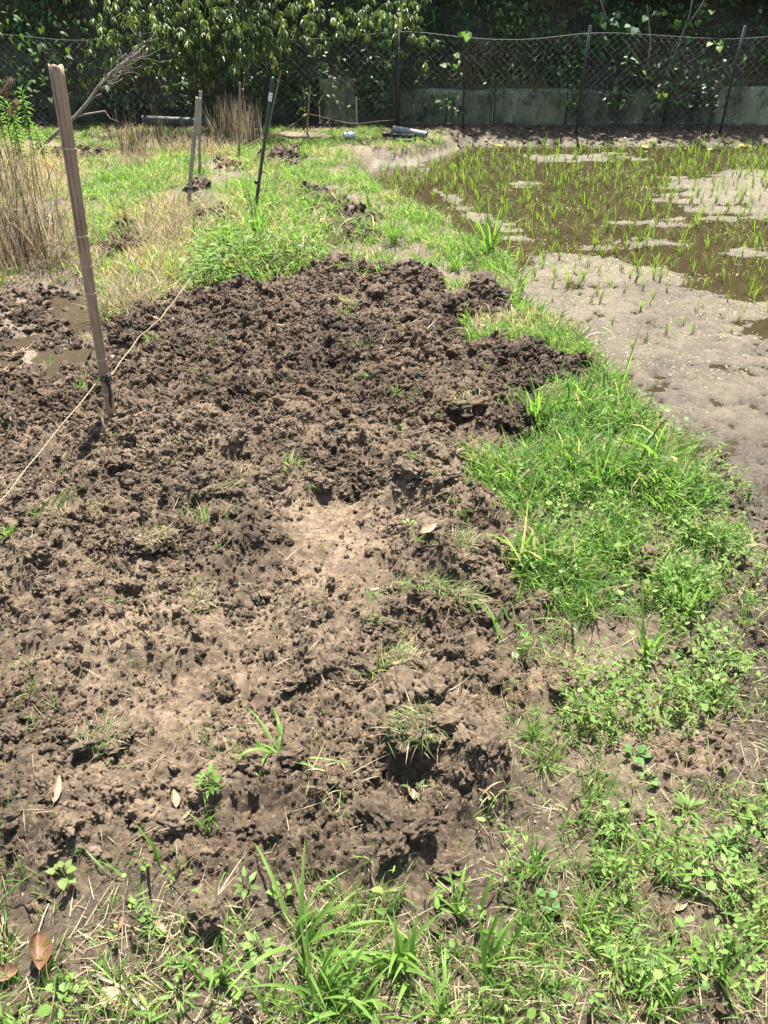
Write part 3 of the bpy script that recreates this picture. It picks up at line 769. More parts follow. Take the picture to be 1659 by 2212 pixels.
pd, td, dw = masks(x, y); Smx = lookup(x, y, 'sm')
cm = np.maximum(sstep(td, -0.03, 0.05), 0.35 * sstep(dw, 0, .1))
dens = cm * (1 - 0.80 * Smx) * (0.30 + 0.70 * sstep(fbm(x, y, 5, 601, 3), -0.3, 0.4)) + 0.07 * (td < 0) * (pd < -0.02) * (y < 3) + 0.12 * (np.abs(pd) < .12) * (y < 3.2)
kp = rng.random(len(x)) < dens * 0.75
x, y, Smx = x[kp], y[kp], Smx[kp]; n = len(x)
r = 0.0024 * np.exp(0.80 * rng.standard_normal(n)).clip(0.45, 8.0) * (0.75 + 0.26 * y) * (1 + .35 * fbm(x, y, 4, 603, 2)) * (1 - .45 * Smx)
xs_, ys_ = sample(300000, 0.6, 4.6, 1.2, 0.8)
gx_ = (lookup(xs_ + .008, ys_, 'h') - lookup(xs_ - .008, ys_, 'h')) / .016; gy_ = (lookup(xs_, ys_ + .008, 'h') - lookup(xs_, ys_ - .008, 'h')) / .016
ks_ = (lookup(xs_, ys_, 'td') > -.02) & (rng.random(len(xs_)) < .30 * sstep(np.hypot(gx_, gy_), 1.2, 2.6)); xs_, ys_ = xs_[ks_], ys_[ks_]
x, y = np.concatenate([x, xs_]), np.concatenate([y, ys_]); r = np.concatenate([r, .0034 * np.exp(.5 * rng.standard_normal(len(xs_))) * (.75 + .26 * ys_)])
xf = (rng.random(60000) * 2 - 1) * 5; yf = 5.0 + 5.6 * rng.random(60000); kf = (lookup(xf, yf, 'td') > -.02) & (np.abs(xf) < 1.2 * HWX(yf)); xf, yf = xf[kf], yf[kf]
x, y, r = np.concatenate([x, xf]), np.concatenate([y, yf]), np.concatenate([r, .012 * np.exp(.5 * rng.standard_normal(len(xf)))]); n = len(x)
z = height(x, y) + r * 0.12
gn_scatter('soil_crumbs', np.stack([x, y, z], 1), rng.random((n, 3)) * 2 * PI, r[:, None] * (0.75 + 0.5 * rng.random((n, 3))), [crumb_mesh(300 + k) for k in range(24)],
           kind='stuff', label='loose crumbs of dark turned soil', category='soil')
NCR = n
# big clods, each a thing
def clod_mesh(seed, amp=0.40):
    r_ = np.random.default_rng(seed); V, T = ico(5); o = r_.random(3) * 50
    def n3(V, s_, sd):
        return (noise(V[:, 0] + o[0], V[:, 1] + V[:, 2] * .7 + o[1], s_, sd) + noise(V[:, 1] + o[2], V[:, 2] - V[:, 0] * .6, s_, sd + 3)) * .7
    d = .75 + amp * n3(V, 1.2, 1) + 0.26 * n3(V, 3, 2) + 0.10 * n3(V, 8, 3) + crumbly(V, r_)
    V = V * d[:, None] * np.array((1, 0.85, 0.62))
    me = make_mesh('soil_clod', V, None, T, np.ones((len(V), 3)) * r_.uniform(.8, 1.15)); me.materials.append(M['soil'])
    return me
CL = [clod_mesh(s) for s in range(8)]
clods = [(735, 595, .075), (800, 600, .065), (770, 640, .05), (860, 602, .08), (920, 605, .055), (1005, 655, .05), (1040, 640, .065), (1080, 650, .05), (1110, 660, .035),
         (660, 630, .05), (600, 640, .045), (540, 640, .04), (500, 655, .035), (760, 760, .05), (840, 700, .05), (900, 700, .045), (1060, 775, .045), (1130, 770, .05), (1180, 775, .035), (1270, 795, .03),
         (470, 790, .045), (520, 775, .035), (820, 905, .045), (900, 990, .04), (740, 1060, .035), (690, 1060, .04), (780, 1050, .03), (880, 1085, .045), (960, 1090, .04), (860, 1140, .035),
         (980, 1170, .035), (930, 1210, .04), (1010, 1260, .035), (860, 1290, .03), (960, 1330, .035), (480, 1060, .04), (300, 1200, .035), (260, 1230, .025),
         (860, 1530, .05), (930, 1560, .045), (960, 1620, .04), (1050, 1680, .04), (1030, 1640, .03), (800, 1470, .035), (900, 1470, .03), (760, 1500, .03), (640, 1490, .03),
         (560, 1700, .035), (640, 1690, .03), (590, 1820, .04), (520, 1800, .03), (830, 1800, .045), (900, 1830, .04), (850, 1870, .035), (950, 1880, .03), (780, 1790, .03), (450, 2005, .032), (480, 1700, .03),
         (320, 1780, .035), (380, 1800, .03), (250, 1740, .03), (120, 1740, .035), (60, 1800, .035), (160, 1830, .03), (220, 1700, .03), (40, 1620, .03), (100, 1250, .035), (60, 1330, .03),
         (120, 900, .04), (60, 870, .04), (250, 850, .035), (340, 800, .035), (1130, 990, .03), (1170, 1310, .03), (1130, 1325, .025),
         (680, 425, .06), (720, 455, .06), (770, 490, .07), (740, 495, .05), (800, 480, .05), (485, 460, .06), (440, 485, .05), (600, 335, .07), (420, 400, .07), (270, 505, .08), (1400, 1210, .03)]
def clod_where(px, py):
    if py < 560 or px > 1350: return 'soil dug up amid the green grass', 'soil lumps in the grass'
    if py < 670 and px > 990: return 'soil on the spur beside the paddy mud', 'soil lumps on the spur'
    if py < 720: return 'soil on the far crest of the tilled plot', 'soil lumps on the crest'
    if px < 420 and py < 920: return 'soil around the split bamboo pole', 'soil lumps by the pole'
    if px > 1020 and py < 1000: return 'soil along the lush grass edge of the plot', 'soil lumps at the grass edge'
    if py < 1020: return 'soil in the middle of the tilled plot below the crest', 'soil lumps below the crest'
    if py < 1400 and px > 600: return 'soil around the smooth pale footprint', 'soil lumps by the footprint'
    if py < 1400: return 'soil beside the dry strawy sod', 'soil lumps by the sod'
    if py < 1695 and px > 600: return 'soil at the rim of the deep hole', 'soil lumps by the hole'
    if px > 700: return 'soil heaped in front of the deep hole', 'soil lumps before the hole'
    return 'soil next to the pale upright leaves', 'soil lumps by the pale leaves'
for i, (px, py, rr) in enumerate(clods):
    X, Y = G(px, py)
    far = py < 560
    o = link('soil_clod', CL[i % 8], None, None, (X, Y, hz(X, Y) + rr * 0.12), category='soil clod',
             label='lump of dark ' + clod_where(px, py)[0], group=clod_where(px, py)[1])
    s = rr * random.uniform(.85, 1.15); o.scale = (s * random.uniform(.9, 1.25), s * random.uniform(.8, 1.1), s); o.rotation_euler = (random.uniform(-.3, .3), random.uniform(-.3, .3), random.uniform(0, 6.28))

# ------------------------------------------------------------------ bamboo poles
def ground_at(px, py, it=3):
    z = 0.0
    for _ in range(it):
        X, Y = G(px, py, z); z = hz(X, Y)
    return np.array((X, Y, z))
def pole(label, base_px, top_px, r0, r1, nodes, dY=0.0, cracks=(), crack_from=1.0, mat='bamboo', bury=0.12, name='bamboo_pole', sides=20):
    b = ground_at(*base_px); t = A(*top_px, b[1] + dY)
    root = thing(name, label, 'pole', tuple(b))
    ax = t - b; Ln = np.linalg.norm(ax); ax = ax / Ln
    u = norm(np.cross(ax, np.array((0, 1.0, 0)))); v = np.cross(ax, u)        # v points to the camera side
    ss = sorted(set(list(np.linspace(-bury / Ln, 1, 40)) + [k + d for k in nodes for d in (-.012, 0, .012)]))
    ss = [s for s in ss if s <= 1]
    ang = []
    for k in range(sides): ang.append(2 * PI * k / sides)
    for c_, w_ in cracks: ang = [a for a in ang if abs((a - c_ + PI) % (2 * PI) - PI) > w_ * 1.2] + [c_ - w_ / 2, c_ + w_ / 2]
    ang = sorted(a % (2 * PI) for a in ang); n = len(ang)
    V = []; lay = []
    for s in ss:
        r = r0 + (r1 - r0) * s
        sw = max((math.exp(-((s - k) / 0.008) ** 2) for k in nodes), default=0)
        bow = 0.005 * math.sin(s * 5)
        for rr in (r * (1 + 0.06 * sw), r * 0.80):
            for a in ang:
                jag = 0.0025 * math.sin(a * 5) if s >= 0.999 else 0
                V.append(ax * (s * Ln + jag) + u * (rr * math.cos(a) + bow) + v * rr * math.sin(a))
    V = np.array(V); Qo = []; Qi = []; W = 2 * n
    def cracked(i, k):
        if ss[i] < crack_from: return False
        for c_, w_ in cracks:
            am = (ang[k] + ((ang[(k + 1) % n] - ang[k]) % (2 * PI)) / 2)
            if abs((am - c_ + PI) % (2 * PI) - PI) < w_ * 0.35 and abs((ang[(k + 1) % n] - ang[k]) % (2 * PI)) < w_ * 1.1: return True
        return False
    for i in range(len(ss) - 1):
        for k in range(n):
            k2 = (k + 1) % n
            if cracked(i, k): continue
            Qo.append((i * W + k, i * W + k2, (i + 1) * W + k2, (i + 1) * W + k))
            Qi.append((i * W + n + k2, i * W + n + k, (i + 1) * W + n + k, (i + 1) * W + n + k2))
            for kk, prev in ((k, (k - 1) % n), (k2, k2)):
                if cracked(i, prev):
                    Qi.append((i * W + kk, i * W + n + kk, (i + 1) * W + n + kk, (i + 1) * W + kk))
    top = (len(ss) - 1) * W
    for k in range(n):
        k2 = (k + 1) % n
        if not cracked(len(ss) - 2, k): Qo.append((top + k, top + k2, top + n + k2, top + n + k))
    me = make_mesh('culm', V, np.array(Qo + Qi), None, np.ones((len(V), 3)))
    me.materials.append(M[mat]); me.materials.append(M['bamboo_in'])
    mi = np.zeros(len(Qo) + len(Qi), np.int32); mi[len(Qo):] = 1; me.polygons.foreach_set('material_index', mi)
    link('culm', me, None, root)
    for k in nodes:
        r = r0 + (r1 - r0) * k; c = ax * (k * Ln) + u * 0.005 * math.sin(k * 5)
        prof = [(-.006, 1.0), (-.003, 1.12), (0.0, 1.15), (.004, 1.07), (.007, 1.0)]
        V = np.array([c + ax * (h * (r0 / .024)) + (u * math.cos(a) + v * math.sin(a)) * r * q for h, q in prof for a in ang])
        Qn = [(i * n + k_, i * n + (k_ + 1) % n, (i + 1) * n + (k_ + 1) % n, (i + 1) * n + k_) for i in range(4) for k_ in range(n) if not (k >= crack_from and cracked(len(ss) - 2, k_))]
        link('node', make_mesh('node', V, np.array(Qn), None, np.ones((len(V), 3))), M['node'], root)
    return root, b, ax, Ln, u, v
def ring(root, name, b, ax, Ln, u, v, s, r, th, mat, wrap=1, tilt=0.25):
    a = np.linspace(0, 2 * PI * wrap, 22 * wrap)
    pts = np.array([ax * (s * Ln + th * 1.6 * (t / (2 * PI)) + r * tilt * math.sin(t)) + (u * math.cos(t) + v * math.sin(t)) * (r + th) for t in a])
    V, Qr, T = tube(pts, th, 6)
    return link(name, make_mesh(name, V, Qr, T, np.ones((len(V), 3))), mat, root)
main = pole('tall split bamboo pole with black tie near its foot in the tilled soil', (243, 905), (117, 140), 0.0172, 0.0238,
            [0.02, 0.085, 0.20, 0.405, 0.485, 0.57, 0.80][1:], dY=0.10, cracks=((PI * 0.5 - 0.40, 0.13), (PI * 0.5 + 0.45, 0.035)), crack_from=0.50)
root, b, ax, Ln, u, v = main
for k in range(3): ring(root, 'tie_strap', b, ax, Ln, u, v, 0.128 + 0.008 * k, 0.0185, 0.0030, M['black'], 1, 0.12)
tail = np.array([ax * (0.16 * Ln - t * Ln * .12) + (u * -0.012 - v * 0.0) * (1 if u[0] < 0 else -1) + v * 0.017 * math.copysign(1, -v[1]) + u * 0.004 * math.sin(t * 9) for t in np.linspace(0, 1, 8)])
V, Qr, T = tube(tail, [.004, .006, .007, .006, .005, .006, .005, .002], 5)
link('strap_end', make_mesh('strap_end', V, Qr, T, np.ones((len(V), 3))), M['black'], root)
lp = np.array([ax * (0.135 * Ln + 0.035 * math.sin(t * 2)) + v * (-0.034 if v[1] > 0 else 0.034) + u * 0.03 * math.cos(t) for t in np.linspace(0, 5.5, 26)])
V, Qr, T = tube(lp, 0.0009, 4); link('thin_wire', make_mesh('thin_wire', V, Qr, T, np.ones((len(V), 3))), M['wire'], root)
p2 = pole('grey bamboo pole with black band standing in pale dry grass', (408, 443), (427, 210), 0.0155, 0.0185, [0.22, 0.46, 0.70, 0.955], dY=.05, mat='bamboo_grey')
ring(p2[0], 'band', *p2[1:], 0.155, 0.0165, 0.003, M['black'], 2, 0.1)
p3 = pole('slim grey bamboo pole close behind the thicker grey one', (432, 372), (432, 196), 0.0135, 0.014, [0.12, 0.30, 0.52, 0.76, 0.95], mat='bamboo_grey')
p4 = pole('thin bamboo pole wrapped at its foot by a cone of dry grass', (517, 335), (517, 178), 0.0110, 0.0100, [0.2, 0.45, 0.7, 0.9])
ring(p4[0], 'band', *p4[1:], 0.07, 0.0112, 0.003, M['black'], 2, 0.1)
p5 = pole('thin leaning bamboo cane just behind the green stake', (577, 300), (606, 150), 0.0105, 0.0085, [0.2, 0.36, 0.52, 0.68, 0.84])
p6 = pole('short thin bamboo pole near the fence holding a string', (664, 288), (669, 186), 0.0115, 0.0105, [0.2, 0.5, 0.8])
# loose split cane stub next to the main pole
x0 = ground_at(229, 950); s0 = thing('bamboo_splinter', 'small pale splinter of bamboo upright beside the tall split pole', 'splinter', tuple(x0))
V, Qr, T = tube([(0, 0, -.02), (0.001, 0, .03), (0.003, .004, .085)], [.005, .0055, .003], 6); link('sliver', make_mesh('sliver', V, Qr, T, np.ones((len(V), 3))), M['paleleaf'], s0)

# green coated garden stake
b = ground_at(548, 482); t = A(590, 166, b[1] + 0.05)
gs = thing('garden_stake', 'dark green coated garden stake with white label standing in the grass', 'stake', tuple(b))
ax = t - b; Ln = np.linalg.norm(ax); ax /= Ln; u = norm(np.cross(ax, np.array((0, 1.0, 0)))); v = np.cross(ax, u)
def along(s, n=14, r=0.0145, s2=None):
    ss = np.linspace(s, s2, n); return np.array([ax * q * Ln for q in ss])
ss = np.linspace(-0.08, 0.93, 90)
V, Qr, T = tube([ax * q * Ln for q in ss], [0.0122 + 0.0008 * (k % 2) for k in range(90)], 12); link('shaft', make_mesh('shaft', V, Qr, T, np.ones((len(V), 3))), M['green'], gs)
V, Qr, T = tube([ax * q * Ln for q in (0.93, 0.932, 0.985, 0.995, 1.0)], [0.0130, 0.0150, 0.0150, 0.0125, 0.005], 14); link('cap', make_mesh('cap', V, Qr, T, np.ones((len(V), 3))), M['green'], gs)
lb = []
cs = v if v[1] < 0 else -v
V = np.array([ax * (0.845 + 0.055 * i) * Ln + (u * math.cos(a) + cs * math.sin(a)) * 0.0136 for i in (0, 1) for a in np.linspace(0.15, PI - 0.15, 9)])
lab = link('label_sticker', make_mesh('label_sticker', V, np.array([(k, k + 1, 9 + k + 1, 9 + k) for k in range(8)]), None, np.ones((18, 3))), M['white'], gs)
for s_ in (0.862, 0.884):
    a_ = np.linspace(0, 2 * PI, 9)[:-1]
    V = np.array([ax * (s_ * Ln + 0.0050 * math.sin(q)) + (u * math.cos(PI * .5 + 0.0042 * math.cos(q) / .0138) + cs * math.sin(PI * .5 + 0.0042 * math.cos(q) / .0138))* 0.0142 for q in a_])
    link('label_mark', make_mesh('label_mark', np.concatenate([V, V.mean(0)[None]]), None, np.array([(k, (k + 1) % 8, 8) for k in range(8)]), np.ones((9, 3))), M['black'], lab)
IVb, ITb = ico(3)
V = IVb * np.array((0.021, 0.016, 0.016)) + (ax * 0.295 * Ln + np.array((-0.017, 0, 0)) + cs * .004)
link('clip', make_mesh('clip', V, None, ITb, np.ones((len(V), 3))), M['black'], gs)
V, Qr, T = tube([ax * 0.285 * Ln + (u * math.cos(q) + v * math.sin(q)) * 0.0150 for q in np.linspace(0, 2 * PI, 16)], 0.0025, 6); link('string_loop', make_mesh('string_loop', V, Qr, T, np.ones((len(V), 3))), M['rope'], gs)

# straw rope tied to the main pole
def rope_thing(name, label, pts, r, strands=2, mat='rope'):
    pts = np.array(pts, float)
    tt = np.linspace(0, len(pts) - 1, len(pts) * 14)
    P = np.stack([np.interp(tt, np.arange(len(pts)), pts[:, k]) for k in range(3)], 1)
    ker = np.array([1, 2, 3, 2, 1]) / 9
    for k in range(3): P[2:-2, k] = np.convolve(P[:, k], ker, 'valid')
    P[:, 2] += 0.002 * np.sin(tt * 9)
    root = thing(name, label, 'rope', tuple(P[0]))
    dist = np.concatenate([[0], np.cumsum(np.linalg.norm(np.diff(P, axis=0), axis=1))])
    n = int(dist[-1] / (r * 3)) + 4; dd = np.linspace(0, dist[-1], n)
    P = np.stack([np.interp(dd, dist, P[:, k]) for k in range(3)], 1)
    d = norm(np.gradient(P, axis=0)); sd = norm(np.cross(d, (0, 0, 1))); upv = np.cross(sd, d)
    for s in range(strands):
        ph = dd / (r * 9) * 2 * PI * .5 + PI * s * 2 / strands
        off = (np.cos(ph)[:, None] * sd + np.sin(ph)[:, None] * upv) * r * 0.55
        V, Qr, T = tube(P + off - P[0], r * 0.62, 5)
        link('strand', make_mesh('strand', V, Qr, T, np.ones((len(V), 3))), M[mat], root)
    return root
tie = main[1] + main[2] * main[3] * 0.135
def on_ground(px, py, lift):
    g = ground_at(px, py); X, Y = G(px, py, g[2] + lift); return (X, Y, g[2] + lift)
rope_thing('straw_rope', 'pale straw rope stretched past the tall split bamboo pole', [on_ground(-220, 1260, .08), on_ground(0, 1085, .09), on_ground(95, 965, .10), tuple(tie + np.array((-.023, -.008, .0))), tuple(tie + np.array((.023, -.0, .015))),
           on_ground(300, 728, .085), on_ground(345, 690, .08), on_ground(380, 645, .08), on_ground(420, 590, .08)], 0.0025)
b2 = p2[1] + p2[2] * p2[3] * .15; b4 = p4[1] + p4[2] * p4[3] * .1; b6 = p6[1] + p6[2] * p6[3] * .42; b3 = p3[1] + p3[2] * p3[3] * .25
st_b = np.array(b) + ax * 0.285 * Ln
rope_thing('string', 'pale string running from the grey bamboo pole down into the grass', [tuple(b2 + np.array((0, -.02, 0))), on_ground(450, 440, .1), on_ground(490, 480, .05), on_ground(520, 515, .03)], .0025)
rope_thing('string', 'thin string sagging between the cane and the short pole by the fence', [tuple(b4 + np.array((0.02, 0, 0))), on_ground(560, 300, .14), on_ground(610, 284, .12), tuple(b6 + np.array((-.012, -.012, 0)))], .003)
rope_thing('string', 'thin string running from the short pole past the wire fence', [tuple(b6 + np.array((.012, -.012, 0))), tuple(A(760, 268, b6[1] + .1)), tuple(A(858, 258, 10.8))], .003)

# ------------------------------------------------------------------ retaining wall, panel by panel
YW = 11.30
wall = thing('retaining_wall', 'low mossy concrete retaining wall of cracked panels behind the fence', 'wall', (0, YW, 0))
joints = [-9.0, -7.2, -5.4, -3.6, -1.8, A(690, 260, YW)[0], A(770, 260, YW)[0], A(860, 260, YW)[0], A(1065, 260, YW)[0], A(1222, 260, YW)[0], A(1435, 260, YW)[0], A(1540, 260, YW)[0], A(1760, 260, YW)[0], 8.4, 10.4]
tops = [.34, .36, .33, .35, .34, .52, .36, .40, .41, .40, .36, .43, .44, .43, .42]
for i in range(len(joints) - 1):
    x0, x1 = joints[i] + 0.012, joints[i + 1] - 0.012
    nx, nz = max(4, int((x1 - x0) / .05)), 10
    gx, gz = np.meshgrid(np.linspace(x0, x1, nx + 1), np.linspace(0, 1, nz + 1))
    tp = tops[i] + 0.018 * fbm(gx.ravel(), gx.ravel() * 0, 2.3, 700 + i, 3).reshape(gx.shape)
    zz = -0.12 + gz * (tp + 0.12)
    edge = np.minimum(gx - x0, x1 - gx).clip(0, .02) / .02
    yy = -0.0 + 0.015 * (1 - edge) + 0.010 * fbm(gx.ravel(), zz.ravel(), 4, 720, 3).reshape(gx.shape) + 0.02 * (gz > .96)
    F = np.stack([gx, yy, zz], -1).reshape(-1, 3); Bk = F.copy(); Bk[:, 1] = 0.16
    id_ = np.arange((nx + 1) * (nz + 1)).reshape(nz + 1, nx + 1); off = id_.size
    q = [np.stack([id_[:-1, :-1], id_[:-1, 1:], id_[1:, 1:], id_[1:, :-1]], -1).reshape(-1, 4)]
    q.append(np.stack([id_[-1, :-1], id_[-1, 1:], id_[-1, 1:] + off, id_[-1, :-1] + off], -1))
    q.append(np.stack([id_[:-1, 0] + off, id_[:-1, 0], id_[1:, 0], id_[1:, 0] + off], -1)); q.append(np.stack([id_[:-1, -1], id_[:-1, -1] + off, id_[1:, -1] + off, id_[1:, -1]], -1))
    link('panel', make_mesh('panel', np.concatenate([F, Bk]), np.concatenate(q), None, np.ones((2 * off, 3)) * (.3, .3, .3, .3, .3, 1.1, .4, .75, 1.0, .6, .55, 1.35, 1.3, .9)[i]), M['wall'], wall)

# ------------------------------------------------------------------ chain link fence
YF = 10.95
fence = thing('chain_link_fence', 'sagging rusty grey chain link fence along the foot of the slope', 'fence', (0, YF, 0))
FX0, FX1, PIT = -7.0, 7.2, 0.047
def fdef(x, z):
    s = 0.5 + 0.5 * np.sin((x - A(857, 200, YF)[0]) * 2 * PI / 2.6 + PI / 2)
    dz = -0.07 * (1 - s) * z + 0.025 * noise(x, z, .9, 801) * z
    dx = 0.035 * noise(x, z, 1.6, 803) + 0.02 * noise(x, z, 4, 805)
    dy = 0.05 * noise(x, z, 1.1, 807)
    return dx, dy, dz
wv, wq, k0 = [], [], 0
nx = int((FX1 - FX0) / PIT); rows = 23
acc = Acc()
for i in range(nx):
    k = np.arange(rows + 1)
    xx = FX0 + i * PIT + np.where((k + i) % 2 == 0, 0.0, PIT * 1.0); zz = 0.02 + k * 0.0445
    # bend at the crossings so the wires look woven
    dx, dy, dz = fdef(xx, zz)
    pts = np.stack([xx + dx, dy + np.where(k % 2 == 0, .004, -.004), zz + dz], 1)
    V, q, T = tube(pts, 0.0022, 3, False); acc.add(V, q)
link('wire_mesh', acc.mesh('wire_mesh'), M['wire'], fence)
for zt, nm in ((0.02 + rows * .0445, 'top_wire'), (0.06, 'bottom_wire')):
    xx = np.linspace(FX0, FX1, 120); dx, dy, dz = fdef(xx, np.full(120, zt))
    V, q, T = tube(np.stack([xx, dy, zt + dz + .004], 1), 0.0022 if nm == 'top_wire' else .0014, 5); link(nm, make_mesh(nm, V, q, T, np.ones((len(V), 3))), M['wire'], fence)
for px in (-420, 0, 330, 590, 857, 1247, 1560, 1830):
    X = A(px, 270, YF)[0]; big = px in (857, 330)
    V, q, T = tube([(X, .02, -.15), (X + .005, .02, .6), (X + 0.01 * (px - 830) / 400, .02, 1.12 if not big else 1.16)], 0.026 if big else 0.016, 10)
    link('post', make_mesh('post', V, q, T, np.ones((len(V), 3))), M['post'], fence)

# ------------------------------------------------------------------ pipes and boards by the fence
def hollow_pipe(name, label, p0, p1, r, mat, category='pipe', wall_=0.85):
    p0, p1 = np.array(p0), np.array(p1)
    root = thing(name, label, category, tuple((p0 + p1) / 2 - np.array((0, 0, r)))); c = (p0 + p1) / 2 - np.array((0, 0, r))
    V1, Q1, _ = tube([p0 - c, p0 + (p1 - p0) * .5 - c, p1 - c], r, 20, False); V2, Q2_, _ = tube([p0 - c, p0 + (p1 - p0) * .5 - c, p1 - c], r * wall_, 20, False)
    n = len(V1); Qe = [(k, (k + 1) % 20, n + (k + 1) % 20, n + k) for k in range(20)] + [(40 + k, n + 40 + k, n + 40 + (k + 1) % 20, 40 + (k + 1) % 20) for k in range(20)]
    link('tube', make_mesh('tube', np.concatenate([V1, V2]), np.concatenate([Q1, Q2_[:, ::-1] + n, np.array(Qe)]), None, np.ones((2 * n, 3))), M[mat], root)
    return root
a0, a1 = A(849, 279, 10.15), A(922, 292, 10.0)
zp_ = max(hz(*a0[:2]), hz(*((a0 + a1) / 2)[:2]), -.02); TH1, TH2 = .03, .045
a0[2] = zp_ + TH1 + TH2 + .038; a1[2] = a0[2] - .045
def setz(p, z): return (p[0], p[1], z)
m_rust = mat_plain('rust_band', (0.22, 0.10, 0.05), (0.30, 0.22, 0.17), 30, 0.7)
zg = hz(a0[0], a0[1])
pp = hollow_pipe('steel_pipe', 'short pale grey steel pipe resting on black boards by the fence', a0, a1, 0.036, 'pvc')
pd_ = (a1 - a0); c_ = (a0 + a1) / 2 - np.array((0, 0, .036))
V, q, T = tube([a0 + pd_ * .52 - c_, a0 + pd_ * .58 - c_], 0.0365, 20, False); link('rust_patch', make_mesh('rust_patch', V, q, None, np.ones((len(V), 3))), m_rust, pp)
for j, (px0, py0, px1, py1, th) in enumerate(((832, 291, 893, 296, .03), (838, 297, 892, 301, .045))):
    q0, q1 = A(px0, py0, 10.1 - .12 * j), A(px1, py1, 9.95 - .12 * j); cc = (q0 + q1) / 2; cc[2] = zp_ + (TH2 + TH1 / 2 if j == 0 else TH2 / 2); q1[2] = q0[2]; d = q1 - q0; ln = np.linalg.norm(d)
    V, q = box(0, 0, 0, ln, 0.16, th)
    o = link('board', make_mesh('board', V, q, None, np.ones((8, 3)), smooth=False), M['plank'], None, tuple(cc), category='board',
             label=('thin black board directly under the grey steel pipe', 'thick black board at the bottom of the pile under the pipe')[j])
    o.rotation_euler = (0, math.atan2(-d[2], ln), math.atan2(d[1], d[0]))
l0, l1 = A(305, 262, 10.7), A(568, 283, 10.6)
hollow_pipe('long_pipe', 'long grey pipe lying in the shade along the fence foot', (l0[0], 10.78, .13), (l1[0], 10.62, .09), 0.042, 'oldpipe')
l0, l1 = A(742, 295, 10.05), A(768, 293, 10.1); zz = hz(l0[0], 10.05) + .05
hollow_pipe('pipe_offcut', 'small white pipe offcut lying in the grass near the fence', (l0[0], 10.05, zz), (l1[0], 10.08, zz), 0.035, 'white')

# ------------------------------------------------------------------ dead branch leaning by the fence
def twig_tree(pts, r0, r1, name, root, mat, n=7):
    pts = np.array(pts); V, q, T = tube(pts, np.linspace(r0, r1, len(pts)), n)
    return link(name, make_mesh(name, V, q, T, np.ones((len(V), 3))), M[mat], root)
YB = 9.6
bb = A(95, 312, YB)
br = thing('dead_branch', 'bare bleached dead branch with fan of twigs leaning by the fence', 'branch', tuple(bb))
R = lambda px, py, dy=0: A(px, py, YB + dy) - bb
limb = [R(95, 312), R(130, 280), R(165, 250), R(192, 218), R(212, 188), R(232, 165), R(258, 142), R(285, 122), R(312, 100)]
twig_tree(limb, 0.022, 0.008, 'limb', br, 'deadwood', 8)
twig_tree([R(165, 252), R(190, 246), R(226, 240), R(232, 246)], .012, .005, 'twig', br, 'deadwood')
twig_tree([R(228, 242), R(238, 256), R(258, 263)], .006, .003, 'twig', br, 'deadwood')
twig_tree([R(196, 215), R(206, 208), R(218, 203)], .009, .005, 'twig', br, 'deadwood')
r_ = random.Random(4)
for k in range(30):
    a0_ = r_.uniform(-0.15, 1.25); ln = r_.uniform(45, 135); tq = r_.random() ** .7; sx, sy = 205 + 75 * tq + r_.uniform(-4, 4), 198 - 72 * tq + r_.uniform(-3, 3)
    pts = [R(sx, sy)]; px, py = sx, sy; dy = 0
    for j in range(6):
        px += math.cos(a0_) * ln / 6; py -= math.sin(a0_) * ln / 6 * .8; a0_ += r_.uniform(-.55, .55); dy += r_.uniform(-.07, .07)
        pts.append(R(px, py, dy))
    twig_tree(pts, .0055 * r_.uniform(.5, 1), .0016, 'twig', br, 'deadwood', 5)
# fallen twig on the ground behind the split pole
g0, g1 = ground_at(112, 300), ground_at(205, 322)
tw = thing('fallen_twig', 'thin grey twig lying in the grass behind the split pole', 'twig', tuple(g0))
twig_tree([(0, 0, .02), tuple((g1 - g0) * .5 + np.array((0, 0, .05))), tuple(g1 - g0 + np.array((0, 0, .03)))], .009, .005, 'stick', tw, 'deadwood')
g0, g1 = ground_at(200, 2110), ground_at(345, 2212)
tw = thing('fallen_twig', 'bent brown twig lying next to the curled brown leaves', 'twig', tuple(g0))
twig_tree([(0, 0, .008), tuple((g1 - g0) * .4 + np.array((0.005, 0.008, .012))), tuple((g1 - g0) * .75 + np.array((0, 0, .014))), tuple(g1 - g0 + np.array((0, 0, .006)))], .0028, .0035, 'stick', tw, 'deadwood')

# ------------------------------------------------------------------ plants of the paddy
def seedling(seed, h):
    r_ = np.random.default_rng(seed); n = int(r_.integers(4, 9))
    P = np.zeros((n, 3)); P[:, :2] = r_.normal(0, .006, (n, 2)); P[:, 2] = -0.01
    L = h * (0.6 + 0.5 * r_.random(n))
    c = np.array([(0.20, 0.34, 0.055)]) * (0.75 + 0.5 * r_.random((n, 1)))
    V, q, C = blades(P, r_.random(n) * 2 * PI, L, 0.0034 + 0.0024 * r_.random(n), 0.03 + 0.22 * r_.random(n), 0.25 + 1.9 * r_.random(n) ** 1.5, c * np.array((.75, .65, .7)), S=5, twist=r_.random(n) * .8, tipcol=c * np.array((1.25, 1.05, .9)), power=2.2)
    a = Acc(); a.add(V, q, None, C)
    Vd, qd, Cd = blades(P[:3], r_.random(3) * 6, h * .35, 0.006, 0.05 + 0.2 * r_.random(3), .2, (0.05, 0.035, 0.02), S=2); a.add(Vd, qd, None, Cd)
    me = a.mesh('rice_seedling'); me.materials.append(M['blade']); return me
RS = [seedling(s, 0.128 + 0.06 * (s % 4) / 3) for s in range(16)]
ca, sa = math.cos(.12), math.sin(.12)
pts = []
